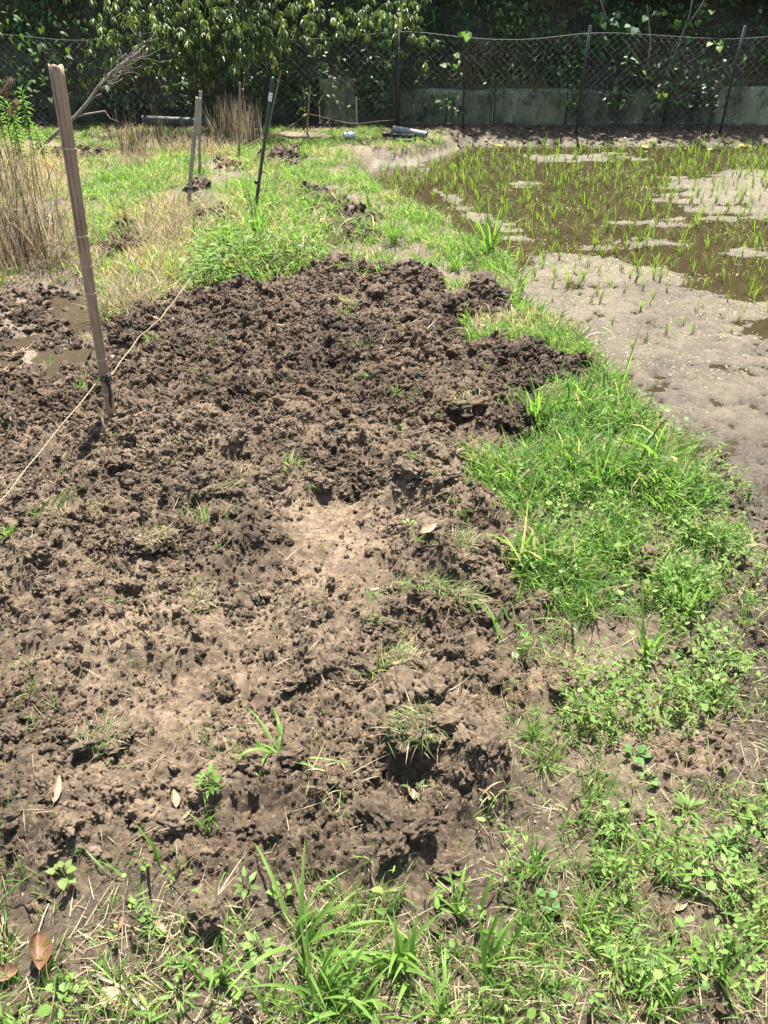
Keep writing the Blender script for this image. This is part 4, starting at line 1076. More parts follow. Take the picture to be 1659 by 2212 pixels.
for i in range(-10, 88):
    for j in range(-5, 70):
        gx, gy = i * 0.155, 3.4 + j * 0.15
        X = gx * ca - (gy - 3.4) * sa + rng.normal(0, .03); Y = 3.4 + gx * sa + (gy - 3.4) * ca + rng.normal(0, .03)
        pts.append((X, Y))
pts = np.array(pts); x, y = pts.T
dd = paddy_d(x, y)
ok = (dd > 0.12) & (y < 10.5) & (y > 3.75) & (x < 1.12 * HWX(y)) & (x > -1)
px_ = CX + FPX * x / (y * cp + CAM_H * sp)
ok &= ~((y < 4.9) & (sdf(x, y, MUD_NEAR) > 0) & (rng.random(len(x)) < 0.45)) & (rng.random(len(x)) < 0.93)
ok &= ~((y < 4.2) & (rng.random(len(x)) < 0.55))
x, y = x[ok], y[ok]; order = np.argsort(y); x, y = x[order], y[order]
z = height(x, y); ez = z - ZW
print('rice', len(x))
for k in range(min(300, len(x))):
    mud = ez[k] > 0.001
    o = link('rice_seedling', RS[k % 16], None, None, (x[k], y[k], max(z[k], ZW - .03)), category='rice seedling',
             label='thin green rice seedling standing in pale exposed mud' if mud else 'thin green rice seedling standing in brown water',
             group='rice seedlings in the mud' if mud else 'rice seedlings in the water')
    s = random.uniform(.7, 1.2) * (0.72 if (mud and y[k] < 5) else 1.0); o.scale = (s, s, s); o.rotation_euler = (random.uniform(-.1, .1), random.uniform(-.1, .1), random.uniform(0, 6.28))
far = Acc()
for k in range(300, len(x)):
    me = RS[k % 16]; n = len(me.vertices)
    V = np.empty(n * 3, np.float32); me.vertices.foreach_get('co', V); V = V.reshape(-1, 3)
    C = np.empty(n * 4, np.float32); me.attributes['Col'].data.foreach_get('color', C); C = C.reshape(-1, 4)[:, :3]
    q = np.empty(len(me.loops), np.int32); me.loops.foreach_get('vertex_index', q)
    a = random.uniform(0, 6.28); s = random.uniform(.8, 1.25); R3 = np.array([[math.cos(a), -math.sin(a), 0], [math.sin(a), math.cos(a), 0], [0, 0, 1]]) * s
    far.add(V @ R3.T + np.array((x[k], y[k], max(z[k], ZW - .03))), q.reshape(-1, 4), None, C)
link('distant_rice', far.mesh('distant_rice'), M['blade'], kind='stuff', label='farther rice seedlings merging into a green haze', category='rice')
# flecks floating on water and stranded on the mud
n = 170000
xx = -0.5 + rng.random(n) * 7.5; yy = 2.0 + rng.random(n) * 8.4
ok = (paddy_d(xx, yy) > 0.04) & (np.abs(xx) < 1.2 * HWX(yy)); xx, yy = xx[ok], yy[ok]
e = height(xx, yy) - ZW; fl = fbm(xx * .5, yy * 1.5, 2.2, 901, 4)
dens = sstep(e, -0.013, 0.002) * (0.22 + 0.9 * sstep(fl, -0.2, 0.4)) * sstep(yy, 2.6, 4.6) * np.where(yy > 4.7, 1, .7) + 0.04 * sstep(fl, 0.1, .5)
ok = rng.random(len(xx)) < dens * .75; xx, yy, e = xx[ok], yy[ok], e[ok]; n = len(xx)
r = 0.0022 + 0.0045 * rng.random(n) ** 2.5; zf = ZW + np.maximum(e, 0) + 0.003; a0 = rng.random(n) * 6
ang = np.arange(5) * 2 * PI / 5
V = np.stack([xx[:, None] + r[:, None] * np.cos(ang + a0[:, None]) * 1.2, yy[:, None] + r[:, None] * np.sin(ang + a0[:, None]), zf[:, None] + 0.0015 * rng.standard_normal((n, 5))], -1)
T = (np.arange(n) * 5)[:, None, None] + np.array([(0, 1, 2), (0, 2, 3), (0, 3, 4)])[None]
c = lerp_col(n, [(0.44, 0.40, 0.25), (0.38, 0.38, 0.17), (0.52, 0.48, 0.33), (0.28, 0.31, 0.10), (0.14, .10, .06)])
link('floating_flecks', make_mesh('floating_flecks', V.reshape(-1, 3), None, T.reshape(-1, 3), np.repeat(c, 5, 0)), M['straw'], kind='stuff', label='pale floating weed flecks and husks on the paddy', category='floating weed')
# dark bits of debris on the mud
n = 5000
xx = 0.6 + rng.random(n) * 3.2; yy = 2.3 + rng.random(n) * 3.2
ok = (paddy_d(xx, yy) > 0.05) & (height(xx, yy) > ZW) & (rng.random(n) < .25 + .6 * sstep(fbm(xx, yy, 3, 911, 3), 0, .5)); xx, yy = xx[ok], yy[ok]; n = len(xx)
V, q, C = blades(np.stack([xx, yy, height(xx, yy) + .002], 1), rng.random(n) * 6.3, 0.008 + 0.03 * rng.random(n) ** 2, 0.002 + 0.003 * rng.random(n), 1.3 + .25 * rng.random(n), .2 * rng.standard_normal(n), lerp_col(n, [(0.03, .024, .016), (0.07, .055, .035)]), S=2)
link('mud_debris', make_mesh('mud_debris', V, q, None, C), M['straw'], kind='stuff', label='dark bits of plant debris on the paddy mud', category='debris')

# ------------------------------------------------------------------ single grass plants with their blades as parts
def long_blade(L, W, tilt, bend, seed):
    V, q, C = blades(np.zeros((1, 3)), 0.0, L, W, tilt, bend, (1, 1, 1), S=12, twist=0.35 * (seed % 3 - 1), power=1.6)
    V = V.reshape(-1, 2, 3); mid = V.mean(1); nrm = np.cross(np.gradient(mid, axis=0), V[:, 0] - V[:, 1]); nrm = norm(nrm)
    mid = mid - nrm * np.linalg.norm(V[:, 0] - V[:, 1], axis=1)[:, None] * 0.16
    W3 = np.stack([V[:, 0], mid, V[:, 1]], 1).reshape(-1, 3); k = np.arange(12)[:, None] * 3
    q = np.concatenate([k + np.array([[0, 1, 4, 3]]), k + np.array([[1, 2, 5, 4]])])
    c = np.array((0.16, 0.275, 0.055)) * random.uniform(.8, 1.25)
    return make_mesh('blade', W3, q, None, np.ones((len(W3), 3)) * c)
BL = {}
def grass_plant(label, px, py, n, L, W, lean=(0, 0), group=None, spread=0.5, seed=1, mat='blade', name='grass_plant', bend=(0.3, 1.5), dz=0, tint=None):
    r_ = random.Random(seed * 7 + n)
    g = ground_at(px, py)
    root = thing(name, label, 'grass', tuple(g), group)
    for k in range(n):
        l = L * r_.uniform(.55, 1.05); key = (round(l, 2), round(W, 4), k % 4, seed % 3, mat, round(bend[1], 1))
        if key not in BL:
            BL[key] = long_blade(l, W * r_.uniform(.8, 1.2), r_.uniform(.05, spread), r_.uniform(*bend), k)
            BL[key].materials.append(M[mat])
        o = link('blade', BL[key], None, root, (r_.gauss(0, .006 + W), r_.gauss(0, .006 + W), -.004 + dz))
        o.rotation_euler = (lean[0], lean[1], r_.uniform(0, 6.28))
    return root
hero = [('tall wide bladed grass plant rising from the water edge of the bank', 1052, 552, 26, .46, .012, (.0, .08), .45, (0.2, 1.1)),
        ('grass plant with arching blades overhanging the pale paddy mud', 1118, 632, 14, .38, .009, (.0, .15), .6, (0.4, 1.6)),
        ('upright wide bladed grass plant where dark soil meets the green bank', 1155, 915, 16, .29, .011, (.0, .05), .35, (0.1, .8)),
        ('two long upright blades standing at the paddy edge', 1322, 880, 5, .38, .008, (0, .05), .22, (0.05, .4)),
        ('slender green blades leaning over dry paddy mud', 1395, 880, 2, .20, .006, (0, .0), .2, (0.05, .3)),
        ('long single blades rising through the lush bank grass', 1290, 1060, 5, .34, .008, (.1, .05), .35, (0.05, .6)),
        ('clump of strap leaves beside the bare patch of the bank', 1395, 1415, 14, .26, .008, (0, .12), .5, (0.1, .8)),
        ('dense clump of strap leaves beside the paddy edge', 1480, 1320, 16, .19, .007, (0, .2), .5, (0.1, .8)),
        ('grass plant with yellow green blades below the lush bank', 1120, 1300, 10, .09, .005, (0, 0), .6, (0.2, 1.2)),
        ('single tall blade sprout on the near bank with folded leaf', 1270, 1580, 6, .22, .007, (0, .1), .5, (0.1, .9)),
        ('upright dark green blade on the trodden bank', 1300, 1740, 4, .22, .007, (0, .1), .4, (0.05, .5)),
        ('looping pale green grass plant uprooted on the soil', 600, 1640, 12, .17, .007, (.2, .5), 1.1, (0.8, 3.2)),
        ('broad blade grass sprig lying across the dark clods', 345, 1870, 4, .12, .009, (.0, -.4), .9, (0.3, .8)),
        ('large fresh grass plant with broad arching blades', 640, 2040, 14, .22, .010, (0, .1), .7, (0.6, 1.8)),
        ('bright broad bladed grass in the straw litter', 690, 2150, 16, .18, .009, (0, 0), .7, (0.5, 1.6)),
        ('upright bright blades beside the soil mass', 1045, 2080, 9, .17, .009, (0, .05), .45, (0.2, 1.0)),
        ('single tall narrow blade in front of the clods', 755, 1985, 2, .21, .007, (.0, 0), .1, (0.02, .2)),
        ('dark green narrow leaved clump among small weeds', 1260, 2000, 22, .12, .004, (0, 0), .7, (0.3, 1.2)),
        ('spreading green grass plant low on the bare bank', 1155, 1880, 24, .10, .0045, (0, 0), .9, (0.3, 1.2)),
        ('grass clump with long leaning blades by the bare edge', 1560, 2110, 14, .15, .006, (0, .1), .6, (0.2, 1.2)),
        ('leafy grass sprig growing from a soil crack', 450, 1790, 10, .09, .005, (0, 0), .8, (0.3, 1.2)),
        ('grass tuft half buried by clods under the looping plant', 470, 1700, 12, .06, .004, (0, 0), 1.0, (0.3, 1.2)),
        ('fine grass tuft on the trodden edge beside dark clods', 1150, 1590, 40, .10, .003, (0, 0), .9, (0.3, 1.4)),
        ('fine drooping grass tuft above the soil hollow', 1180, 1650, 36, .11, .0028, (.3, 0), 1.1, (0.3, 1.4)),
        ('tall grass clump around the foot of the green stake', 560, 525, 70, .42, .007, (0, 0), .55, (0.3, 1.4)),
        ('grass clump with wispy blades left of the green stake', 500, 548, 44, .32, .006, (0, 0), .6, (0.3, 1.5)),
        ('rounded grass clump right of the green stake', 640, 540, 54, .30, .006, (0, 0), .6, (0.3, 1.5)),
        ('fine wispy clump on the bank before the dug patch', 850, 525, 50, .27, .005, (0, 0), .6, (0.3, 1.5)),
        ('pale strap leaved clump beside the dug patch', 800, 455, 26, .24, .008, (0, 0), .6, (0.3, 1.3)),
        ('tall dark rush blades near the far dug patch', 655, 345, 14, .22, .007, (0, 0), .3, (0.05, .5)),
        ('grass clump growing on the bank shoulder by the water', 985, 585, 50, .15, .005, (0, 0), .6, (0.3, 1.5)),
        ('grass clump on the grassy spur above the dark soil', 1060, 735, 50, .11, .004, (0, .1), .7, (0.3, 1.5)),
        ('grass tuft at the tip of the grassy spur', 1160, 740, 40, .11, .004, (0, .1), .7, (0.3, 1.5)),
        ('small bright tuft isolated in the dark soil', 940, 725, 40, .075, .004, (0, 0), .8, (0.3, 1.2)),
        ('small grass tuft sprouting over a soil hollow', 745, 690, 34, .09, .0035, (0, 0), .9, (0.3, 1.6)),
        ('yellow green tuft rooted in the tilled centre', 855, 850, 26, .07, .003, (0, 0), 1.0, (0.3, 1.2)),
        ('wispy tuft at the left rim of the tilled plot', 330, 745, 26, .09, .003, (0, .5), 1.0, (0.3, 1.2)),
        ('thin tuft lying over clods below the straw clump', 470, 830, 22, .08, .003, (0, 0), 1.1, (0.3, 1.2)),
        ('small tuft at the edge of the trampled mud', 20, 1170, 26, .08, .004, (0, .2), .9, (0.3, 1.6)),
        ('bright weed grass in the trampled wet corner', 100, 790, 30, .08, .004, (0, 0), .9, (0.3, 1.2)),
        ('green tuft on the bank in the wet corner rim', 330, 580, 26, .20, .005, (0, 0), .6, (0.3, 1.2)),
        ('tall pale reed like clump above the matted straw', 300, 610, 40, .26, .005, (0, 0), .7, (0.3, 1.4)),
        ('broad bright blades sprawling at the grassy rim of the soil mass', 860, 2080, 14, .17, .010, (0, 0), .8, (0.5, 1.6)),
        ('dense bright grass plant amid the straw litter', 770, 2190, 20, .13, .008, (0, 0), .8, (0.4, 1.5)),
        ('bright grass plant left of the sprawling blades', 470, 2120, 10, .12, .008, (0, 0), .8, (0.4, 1.5)),
        ('short broad grass plant at the edge of the litter', 960, 2190, 18, .11, .007, (0, 0), .8, (0.4, 1.5)),
        ('thin bladed plant on the near litter margin', 600, 2195, 18, .10, .005, (0, 0), .9, (0.4, 1.5)),
        ('leaning blades near the round weed pair', 1010, 1985, 8, .13, .008, (0, 0), .7, (0.4, 1.4)),
        ('sparse upright blades on the paddy bank', 1420, 2150, 12, .13, .006, (0, 0), .6, (0.2, 1.2)),
        ('single curved pale blade over the small leaved weeds', 1400, 1880, 3, .16, .006, (0, .1), .8, (0.5, 1.8)),
        ('tall thin clump beside the matted straw', 370, 600, 30, .26, .004, (0, 0), .5, (0.2, 1.0))]
for i, (lb, px, py, n, L, W, lean, spread, bend) in enumerate(hero):
    grass_plant(lb, px, py, n, L, W, lean, None, spread, i, 'blade', 'grass_plant', bend)
# turned-over sods: a slab of soil with matted turf combed over it
def sod(label, px, py, n, L, rad, az, dryf, seed):
    r_ = np.random.default_rng(seed); g = ground_at(px, py); g[2] -= .014; n = int(n * 1.7)
    root = thing('turf_sod', label, 'turf', tuple(g))
    V, T = ico(5)
    d = .85 + .3 * noise(V[:, 0] + seed, V[:, 1] + V[:, 2], 1.6, seed) + .22 * noise(V[:, 0] - V[:, 2], V[:, 1] + seed, 4, seed) + crumbly(V, r_)
    V = V * d[:, None] * np.array((rad * 1.15, rad * .9, rad * .40)); V[:, 2] += rad * .05
    link('soil_slab', make_mesh('soil_slab', V, None, T, np.ones((len(V), 3)) * .85), M['soil'], root)
    a = r_.random(n) * 2 * PI; q_ = np.sqrt(r_.random(n)) * rad * (1 + .5 * r_.random(n) ** 3)
    P = np.stack([q_ * np.cos(a) * 1.1, q_ * np.sin(a) * .85, rad * (.05 + .36 * np.sqrt(np.clip(1 - (q_ / rad) ** 2 * .8, 0, 1)))], 1)
    c = lerp_col(n, LIME + GREEN[:2]) * .85; dr = r_.random(n) < .25 + .75 * dryf; c[dr] = lerp_col(dr.sum(), TAN)
    V, q, C = blades(P, az + 1.3 * r_.standard_normal(n), L * (.2 + .62 * r_.random(n)), .0014 + .0018 * r_.random(n), .55 + 1.05 * r_.random(n), -.6 + 1.9 * r_.random(n), c, S=6, twist=r_.random(n), power=1.1)
    link('turf', make_mesh('turf', V, q, None, C), M['blade'], root, kind='stuff')
for i, (lb, px, py, n, L, rad, az, dryf) in enumerate([('upturned sod with drooping grass over the smooth footprint edge', 915, 1262, 190, .10, .062, -1.3, .25), ('upturned sod with flattened green turf beside a pale leaf', 985, 1180, 150, .09, .055, .2, .35),
        ('sod with long combed grass lying toward the soil', 985, 1290, 130, .11, .05, -.9, .3), ('sod of yellowing turf hanging over the dark hollow', 740, 660, 150, .11, .07, -1.6, .6),
        ('strawy dry sod in the tilled plot', 330, 1160, 190, .085, .065, -.4, .95), ('half buried sod with yellow roots left of the footprint', 410, 1295, 110, .07, .05, -.2, .8), ('matted grass sod beside the deep hole', 905, 1585, 150, .09, .06, -2.0, .3),
        ('flattened grass sod draped over the near clods', 215, 1580, 130, .06, .05, .2, .5), ('torn turf piece with moss on the soil ridge', 480, 1045, 90, .06, .05, 0, .6), ('small tuft of turf on the clods below the crest', 855, 845, 70, .06, .04, -1.2, .4),
        ('dry matted turf on the left crest', 400, 690, 110, .09, .07, 1., .8), ('pale matted turf on the middle ridge', 1010, 855, 140, .09, .08, 2.5, .75), ('thin turf scrap by the near hollow', 800, 1340, 90, .07, .04, 2.8, .3), ('turf scrap below the pale strip of leaf', 860, 1420, 90, .07, .04, 0, .6)]):
    sod(lb, px, py, n, L, rad, az, dryf, 50 + i)

# ------------------------------------------------------------------ dry grass tussocks
def tussock(label, px, py, n, h, w, cols, seed, rad, spread=0.35, stems=0, group=None, bend=(.1, 1.6)):
    g = ground_at(px, py); root = thing('dry_grass_tussock', label, 'dry grass', tuple(g), group)
    r_ = np.random.default_rng(seed)
    P = np.stack([r_.normal(0, rad, n), r_.normal(0, rad * .8, n), np.full(n, -.01)], 1)
    k = r_.integers(0, len(cols), n); c = np.array(cols)[k] * (0.75 + 0.6 * r_.random((n, 1))) * np.array((1.0, 1.02, 1.12)); g9 = r_.random(n) < .07; c[g9] = (.14, .26, .06)
    V, q, C = blades(P, r_.random(n) * 2 * PI, h * (0.4 + 0.65 * r_.random(n)), w * (0.6 + .8 * r_.random(n)), spread * r_.random(n), bend[0] + (bend[1] - bend[0]) * r_.random(n) ** 1.7, c, S=6, twist=r_.random(n) * 2, power=2.0)
    link('leaf_blades', make_mesh('leaf_blades', V, q, None, C), M['straw'], root, kind='stuff')
    for s in range(stems):
        a = r_.random() * 6.28; b0 = np.array((r_.normal(0, rad), r_.normal(0, rad * .7), 0)); H = h * r_.uniform(.9, 1.35)
        d = np.array((math.cos(a), math.sin(a), 0)) * r_.uniform(.02, .25) * H
        V, q, T = tube([b0, b0 + d * .3 + np.array((0, 0, H * .5)), b0 + d + np.array((0, 0, H))], [.0035, .003, .0015], 5)
        link('dry_stem', make_mesh('dry_stem', V, q, T, np.tile((0.13, 0.085, 0.06), (len(V), 1))), M['straw'], root)
    return root
tussock('tall tan tussock of dry grass left of the split bamboo pole', 75, 545, 420, .55, .006, TAN + TAN[:2] + BROWN[:2], 1, .16, .45, 14)
tussock('purplish dry grass tussock with dark stems at the wet corner', -20, 580, 420, .60, .006, TAN + BROWN, 2, .18, .4, 16)
tussock('low tangled dry tussock with looping straw beside puddle mud', 125, 570, 260, .32, .005, TAN + BROWN[:1], 3, .12, .9, 4, None, (.6, 2.8))
tussock('dry grass tussock half hidden behind the tall tan one', 20, 430, 300, .55, .006, TAN + BROWN[:2], 4, .2, .4, 8)
tussock('dry brown stalk bundle rising before the dark fence', 290, 335, 200, .34, .005, BROWN[:2] + TAN, 5, .10, .25, 12, None, (.05, .7))
tussock('small pale dry tuft at the foot of the brown stalks', 290, 365, 160, .22, .006, TAN, 6, .09, .8, 0, None, (.3, 1.6))
tussock('cone of dry grass heaped around the thin bamboo pole', 518, 318, 420, .55, .007, TAN + TAN[:2] + BROWN[:2], 7, .13, .22, 6, None, (.05, .6))
tussock('pale dry tuft between the paired poles and the cone', 385, 330, 220, .30, .006, TAN, 8, .16, .6, 5, None, (.3, 1.6))
tussock('dry tuft right behind the slim grey pole', 455, 330, 200, .26, .006, TAN + BROWN[:1], 9, .14, .7, 2, None, (.3, 1.6))
tussock('matted pale straw clump lying beside the wet corner', 290, 665, 260, .30, .006, TAN[:2] + [TAN[3]], 10, .09, 1.2, 0, None, (.3, .8))
tussock('pale straw clump at the foot of the grey pole', 350, 520, 300, .28, .006, TAN, 11, .20, .9, 4, None, (.4, 1.6))
tussock('yellowish straw clump between grey pole and green stake', 395, 470, 260, .24, .005, [TAN[3], TAN[1], (.30, .30, .10)], 12, .18, .9, 0, None, (.4, 1.6))
tussock('small knot of golden straw on the wet mud', 195, 735, 120, .09, .004, [TAN[3], TAN[1]], 13, .022, .9, 0, None, (.5, 2.2))
tussock('thin pointed bundle of dry stalks by the long pipe', 352, 320, 60, .40, .006, BROWN + TAN[:1], 14, .03, .12, 4, None, (.0, .25))

# ------------------------------------------------------------------ tall leafy weeds at the left edge
def tall_weed(label, px, py, H, seed, nleaf=46, dry=False):
    g = ground_at(px, py); root = thing('dry_seed_stalk' if dry else 'tall_weed', label, 'weed', tuple(g)); r_ = np.random.default_rng(seed)
    lean = r_.normal(0, .05, 2)
    pts = np.array([(lean[0] * H * s * s, lean[1] * H * s * s, H * s) for s in np.linspace(0, 1, 9)])
    if dry:
        pts[-1] += (0.07, 0, -.10); pts[-2] += (0.03, 0, -.02)
    V, q, T = tube(pts, np.linspace(.006, .003, 9), 6)
    link('stem', make_mesh('stem', V, q, T, np.tile((0.16, .11, .075) if dry else (0.10, 0.16, 0.04), (len(V), 1))), M['straw'] if dry else M['leaf'], root)
    if dry:
        n = 260; t = r_.random(n); base = pts[-1] * t[:, None] + pts[-3] * (1 - t[:, None])
        V, q, C = blades(base + r_.normal(0, .008, (n, 3)), r_.random(n) * 6.3, .035 + .03 * r_.random(n), .004, 1.2 + 1.2 * r_.random(n), .6, lerp_col(n, BROWN), S=2)
        link('seed_head', make_mesh('seed_head', V, q, None, C), M['straw'], root)
        return
    t = np.linspace(.25, 1, nleaf); a = np.arange(nleaf) * 2.4
    P = np.stack([np.interp(t, np.linspace(0, 1, 9), pts[:, k]) for k in range(3)], 1)
    el = 0.1 + 1.1 * np.clip((t - .8) / .2, 0, 1) + .1 * r_.standard_normal(nleaf)
    ax_ = np.stack([np.cos(a) * np.cos(el), np.sin(a) * np.cos(el), np.sin(el)], 1)
    tpl = leaf_template('lance', .35, .25); L = .095 * np.where(t > .85, .75, 1) * (0.8 + .4 * r_.random(nleaf))
    for k in range(nleaf):
        V, T, C = leaves(P[k:k + 1], ax_[k:k + 1], np.array([[0, 0, 1.0]]), L[k:k + 1], L[k:k + 1] * .24, np.array([(0.13, 0.25, 0.045)]) * (1 + .5 * max(0, t[k] - .8)), tpl)
        link('leaf', make_mesh('leaf', V, None, T, C), M['leaf'], root)
tall_weed('tall green weed with narrow leaf whorls and bright tip', 75, 335, .62, 1)
tall_weed('tall green weed among dry seed stalks beside the tan tussock', 20, 340, .74, 2, 60)
tall_weed('tall green weed with densely set leaves behind the seed stalks', -25, 345, .62, 3, 60)
tall_weed('leafy green weed leaning against the dry stalks', -60, 352, .70, 8, 60)
tall_weed('bushy green weed beside the tall tip weed', 45, 330, .50, 9, 60)
tall_weed('small green weed at the tussock foot', 95, 345, .30, 10, 36)
tall_weed('low leafy green weed at the foot of the taller ones', 50, 360, .35, 4, 40)
tall_weed('dry seed stalk with drooping brown plume, tallest of its kind', 12, 370, 1.08, 5, dry=True)
tall_weed('dry seed stalk with curled brown plume', 40, 380, .92, 6, dry=True)
tall_weed('short dry seed stalk with hanging plume', 62, 400, .80, 7, dry=True)
# small broad leaved weeds in the foreground, leaves as parts
def rosette(label, px, py, n, L, kind, seed, asp=.5, h=.03, cat='weed', col=(0.125, 0.215, 0.05)):
    L *= .8; h *= .75; col = tuple(np.array(col) * np.array((random.uniform(.8, 1.35), random.uniform(.85, 1.15), random.uniform(.8, 1.4))))
    g = ground_at(px, py); root = thing('weed', label, cat, tuple(g)); r_ = np.random.default_rng(seed)
    tpl = leaf_template(kind, .2, .15)
    for k in range(n):
        a = k * 2.4 + r_.normal(0, .2); el = r_.uniform(.05, .7); l = L * r_.uniform(.7, 1.15)
        d = np.array([[math.cos(a) * math.cos(el), math.sin(a) * math.cos(el), math.sin(el)]])
        top = np.array([[0, 0, h * r_.uniform(.4, 1)]]) + d * .012
        V, T, C = leaves(top, d, np.array([[0, 0, 1.0]]), np.array([l]), np.array([l * asp]), np.array([col]) * r_.uniform(.8, 1.25), tpl)
        st_, q, T2 = tube([(0, 0, -.003), top[0] * .6, top[0]], .0009, 4)
        a_ = Acc(); a_.add(V, None, T, C); a_.add(st_, q, T2, np.array(col)); link('leaf', a_.mesh('leaf'), M['leaf'], root)
for i, (lb, px, py, n, L, kind, asp, h) in enumerate([
        ('round leaved weed beside the curled brown leaf', 135, 2140, 6, .022, 'round', .9, .02), ('second round leaved weed by the bent twig', 165, 2150, 5, .022, 'round', .9, .025),
        ('feathery bright weed growing on the near clods', 455, 1715, 14, .03, 'lance', .4, .05), ('lobed pale weed on the soil near straw', 140, 1900, 7, .03, 'ovate', .8, .03),
        ('dark leaved weed behind the large grass plant', 535, 1930, 8, .03, 'ovate', .45, .05), ('small heart leaved weed among the straw', 610, 1935, 5, .022, 'heart', .9, .03),
        ('broad leaved weed on the bare trodden bank', 1370, 1640, 9, .035, 'ovate', .6, .03), ('clover like weed on the slope above the paddy', 1400, 1690, 12, .02, 'round', .9, .02),
        ('lanceolate weed sprig in the carpet of small weeds', 1480, 1760, 12, .04, 'lance', .35, .04), ('lanceolate weed next to bare gravelly earth', 1560, 1840, 12, .04, 'lance', .35, .04), ('leafy sprig on the bank crest beside the clods', 1330, 1800, 12, .036, 'lance', .35, .04),
        ('pale weed sprig over the soil hole', 895, 1720, 5, .03, 'lance', .3, .05), ('round weed pair below the soil mass', 1180, 1960, 8, .02, 'round', .9, .03), ('upright weed sprig in the lush grass foot', 1215, 1290, 10, .03, 'ovate', .55, .03),
        ('weed sprig in the dark soil near the pale leaf', 885, 1140, 7, .028, 'ovate', .5, .03), ('lone clover like sprout in the tilled centre', 860, 930, 5, .018, 'round', .9, .02), ('lanceolate weed between the lush grass and the paddy mud', 1520, 1390, 14, .035, 'lance', .35, .05),
        ('weed sprig on the bank edge over pale mud', 1560, 1060, 12, .03, 'lance', .35, .05), ('small narrow leaved weed among long blades beside the bent twig', 390, 2160, 8, .035, 'lance', .3, .03), ('yellow green weed among grass blades', 560, 2060, 8, .03, 'ovate', .5, .04)]):
    rosette(lb, px, py, n, L, kind, 900 + i, asp, h)

# ------------------------------------------------------------------ fallen leaves
def fallen(label, px, py, L, W, rz, mat, curl=.25, tilt=(0, 0), lift=.006, name='fallen_leaf'):
    g = ground_at(px, py); n = 12; m = 6
    V = []
    for i in range(n + 1):
        s = i / n; w = W * math.sin(PI * min(1, s * 1.0) ** .85) ** .75 * .5 + .0004
        for j in range(-m, m + 1):
            t = j / m
            V.append(((s - .5) * L, t * w, curl * w * t * t * 1.6 + curl * L * .35 * (s - .5) ** 2 * 2 - .0012 * (1 - abs(t) * 8 if abs(t) < .125 else 0) + .0016 * math.sin(s * 23 + abs(t) * 4) * abs(t)))
    q = [(i * (2 * m + 1) + j, i * (2 * m + 1) + j + 1, (i + 1) * (2 * m + 1) + j + 1, (i + 1) * (2 * m + 1) + j) for i in range(n) for j in range(2 * m)]
    root = thing(name, label, 'leaf', (g[0], g[1], g[2] + lift * (1 if py < 400 else .75))); root.scale = (1,) * 3 if py < 400 else (.82, .82, .82)
    root.rotation_euler = (tilt[0], tilt[1], rz)
    link('leaf_blade', make_mesh('leaf_blade', np.array(V), np.array(q), None, np.ones((len(V), 3))), M[mat], root)
    V2, q2, T2 = tube([(-L * .5 - .012, 0, .002), (-L * .5, 0, .001 + curl * L * .17), (0, 0, .0004), (L * .45, 0, curl * L * .13)], [.0011, .0011, .0008, .0004], 5)
    link('midrib', make_mesh('midrib', V2, q2, T2, np.ones((len(V2), 3))), M[mat], root)
fallen('large glossy brown curled leaf lying on the straw litter', 84, 2075, .095, .050, 2.0, 'brownleaf', .95, (.45, .1), .020)
fallen('pale brown oval leaf beside the bent twig', 240, 2165, .062, .042, 2.3, 'paleleaf', .35, (.2, .0), .014)
fallen('reddish brown broken leaf behind the large curled one', 18, 2110, .05, .035, .4, 'brownleaf', .4, (.1, .1), .012)
fallen('small reddish leaf standing in the straw', 260, 2000, .030, .014, 1.7, 'brownleaf', .5, (.5, 0), .012)
fallen('cream coloured leaf on the upturned sod by the footprint', 925, 1166, .085, .034, .8, 'paleleaf', .3, (.3, .0), .05)
fallen('long pale leaf upright against dark clods', 125, 1715, .075, .024, 1.65, 'paleleaf', .4, (.6, -.3), .025)
fallen('small pale leaf with pointed tip on the near clods', 378, 1735, .052, .024, 1.9, 'paleleaf', .5, (.5, -.2), .02)
fallen('narrow pale leaf leaning beside the pointed one', 405, 1765, .04, .008, 1.1, 'paleleaf', .3, (.3, 0), .014)
fallen('pale bleached leaf over the deep soil hole', 892, 1728, .06, .024, 2.1, 'paleleaf', .35, (.3, 0), .02)
fallen('brown strip of leaf on the ridge of soil', 860, 1437, .05, .014, .1, 'paleleaf', .3, (.1, 0), .012)
fallen('golden brown leaf near the ridge sods', 860, 1455, .05, .018, .5, 'brownleaf', .4, (.1, 0), .012)
fallen('small cream leaf on the smooth soil strip', 540, 1372, .022, .013, 1.2, 'paleleaf', .3)
fallen('tan leaf hidden in the straw below the grass', 345, 2010, .05, .020, 2.5, 'paleleaf', .4, (.2, 0), .01)
fallen('dull brown leaf in the grass before the weed carpet', 1150, 2045, .05, .022, .2, 'brownleaf', .4, (.1, 0), .01)
fallen('grey brown leaf on the near gravelly edge', 1470, 1960, .045, .018, .6, 'paleleaf', .4, (.1, 0), .01)
fallen('pale scrap of leaf on the bank earth', 1690, 1480, .04, .02, .6, 'paleleaf', .4)
for i, (px, py) in enumerate([(1080, 288), (1205, 287), (1262, 292), (1600, 294), (1395, 308), (1610, 290), (1480, 302), (1310, 305), (1540, 305)]):
    yl = i in (0, 1, 4, 5)
    fallen(('yellow fallen leaf lying on the far shaded paddy edge', 'pale fallen leaf on the shaded far margin')[0 if yl else 1], px, py, .11, .07, i * 1.3, 'yellowleaf' if yl else 'paleleaf', .3, (.2, .1), .03)
    o = [q for q in COL.objects if q.name.startswith('fallen_leaf')][-1]
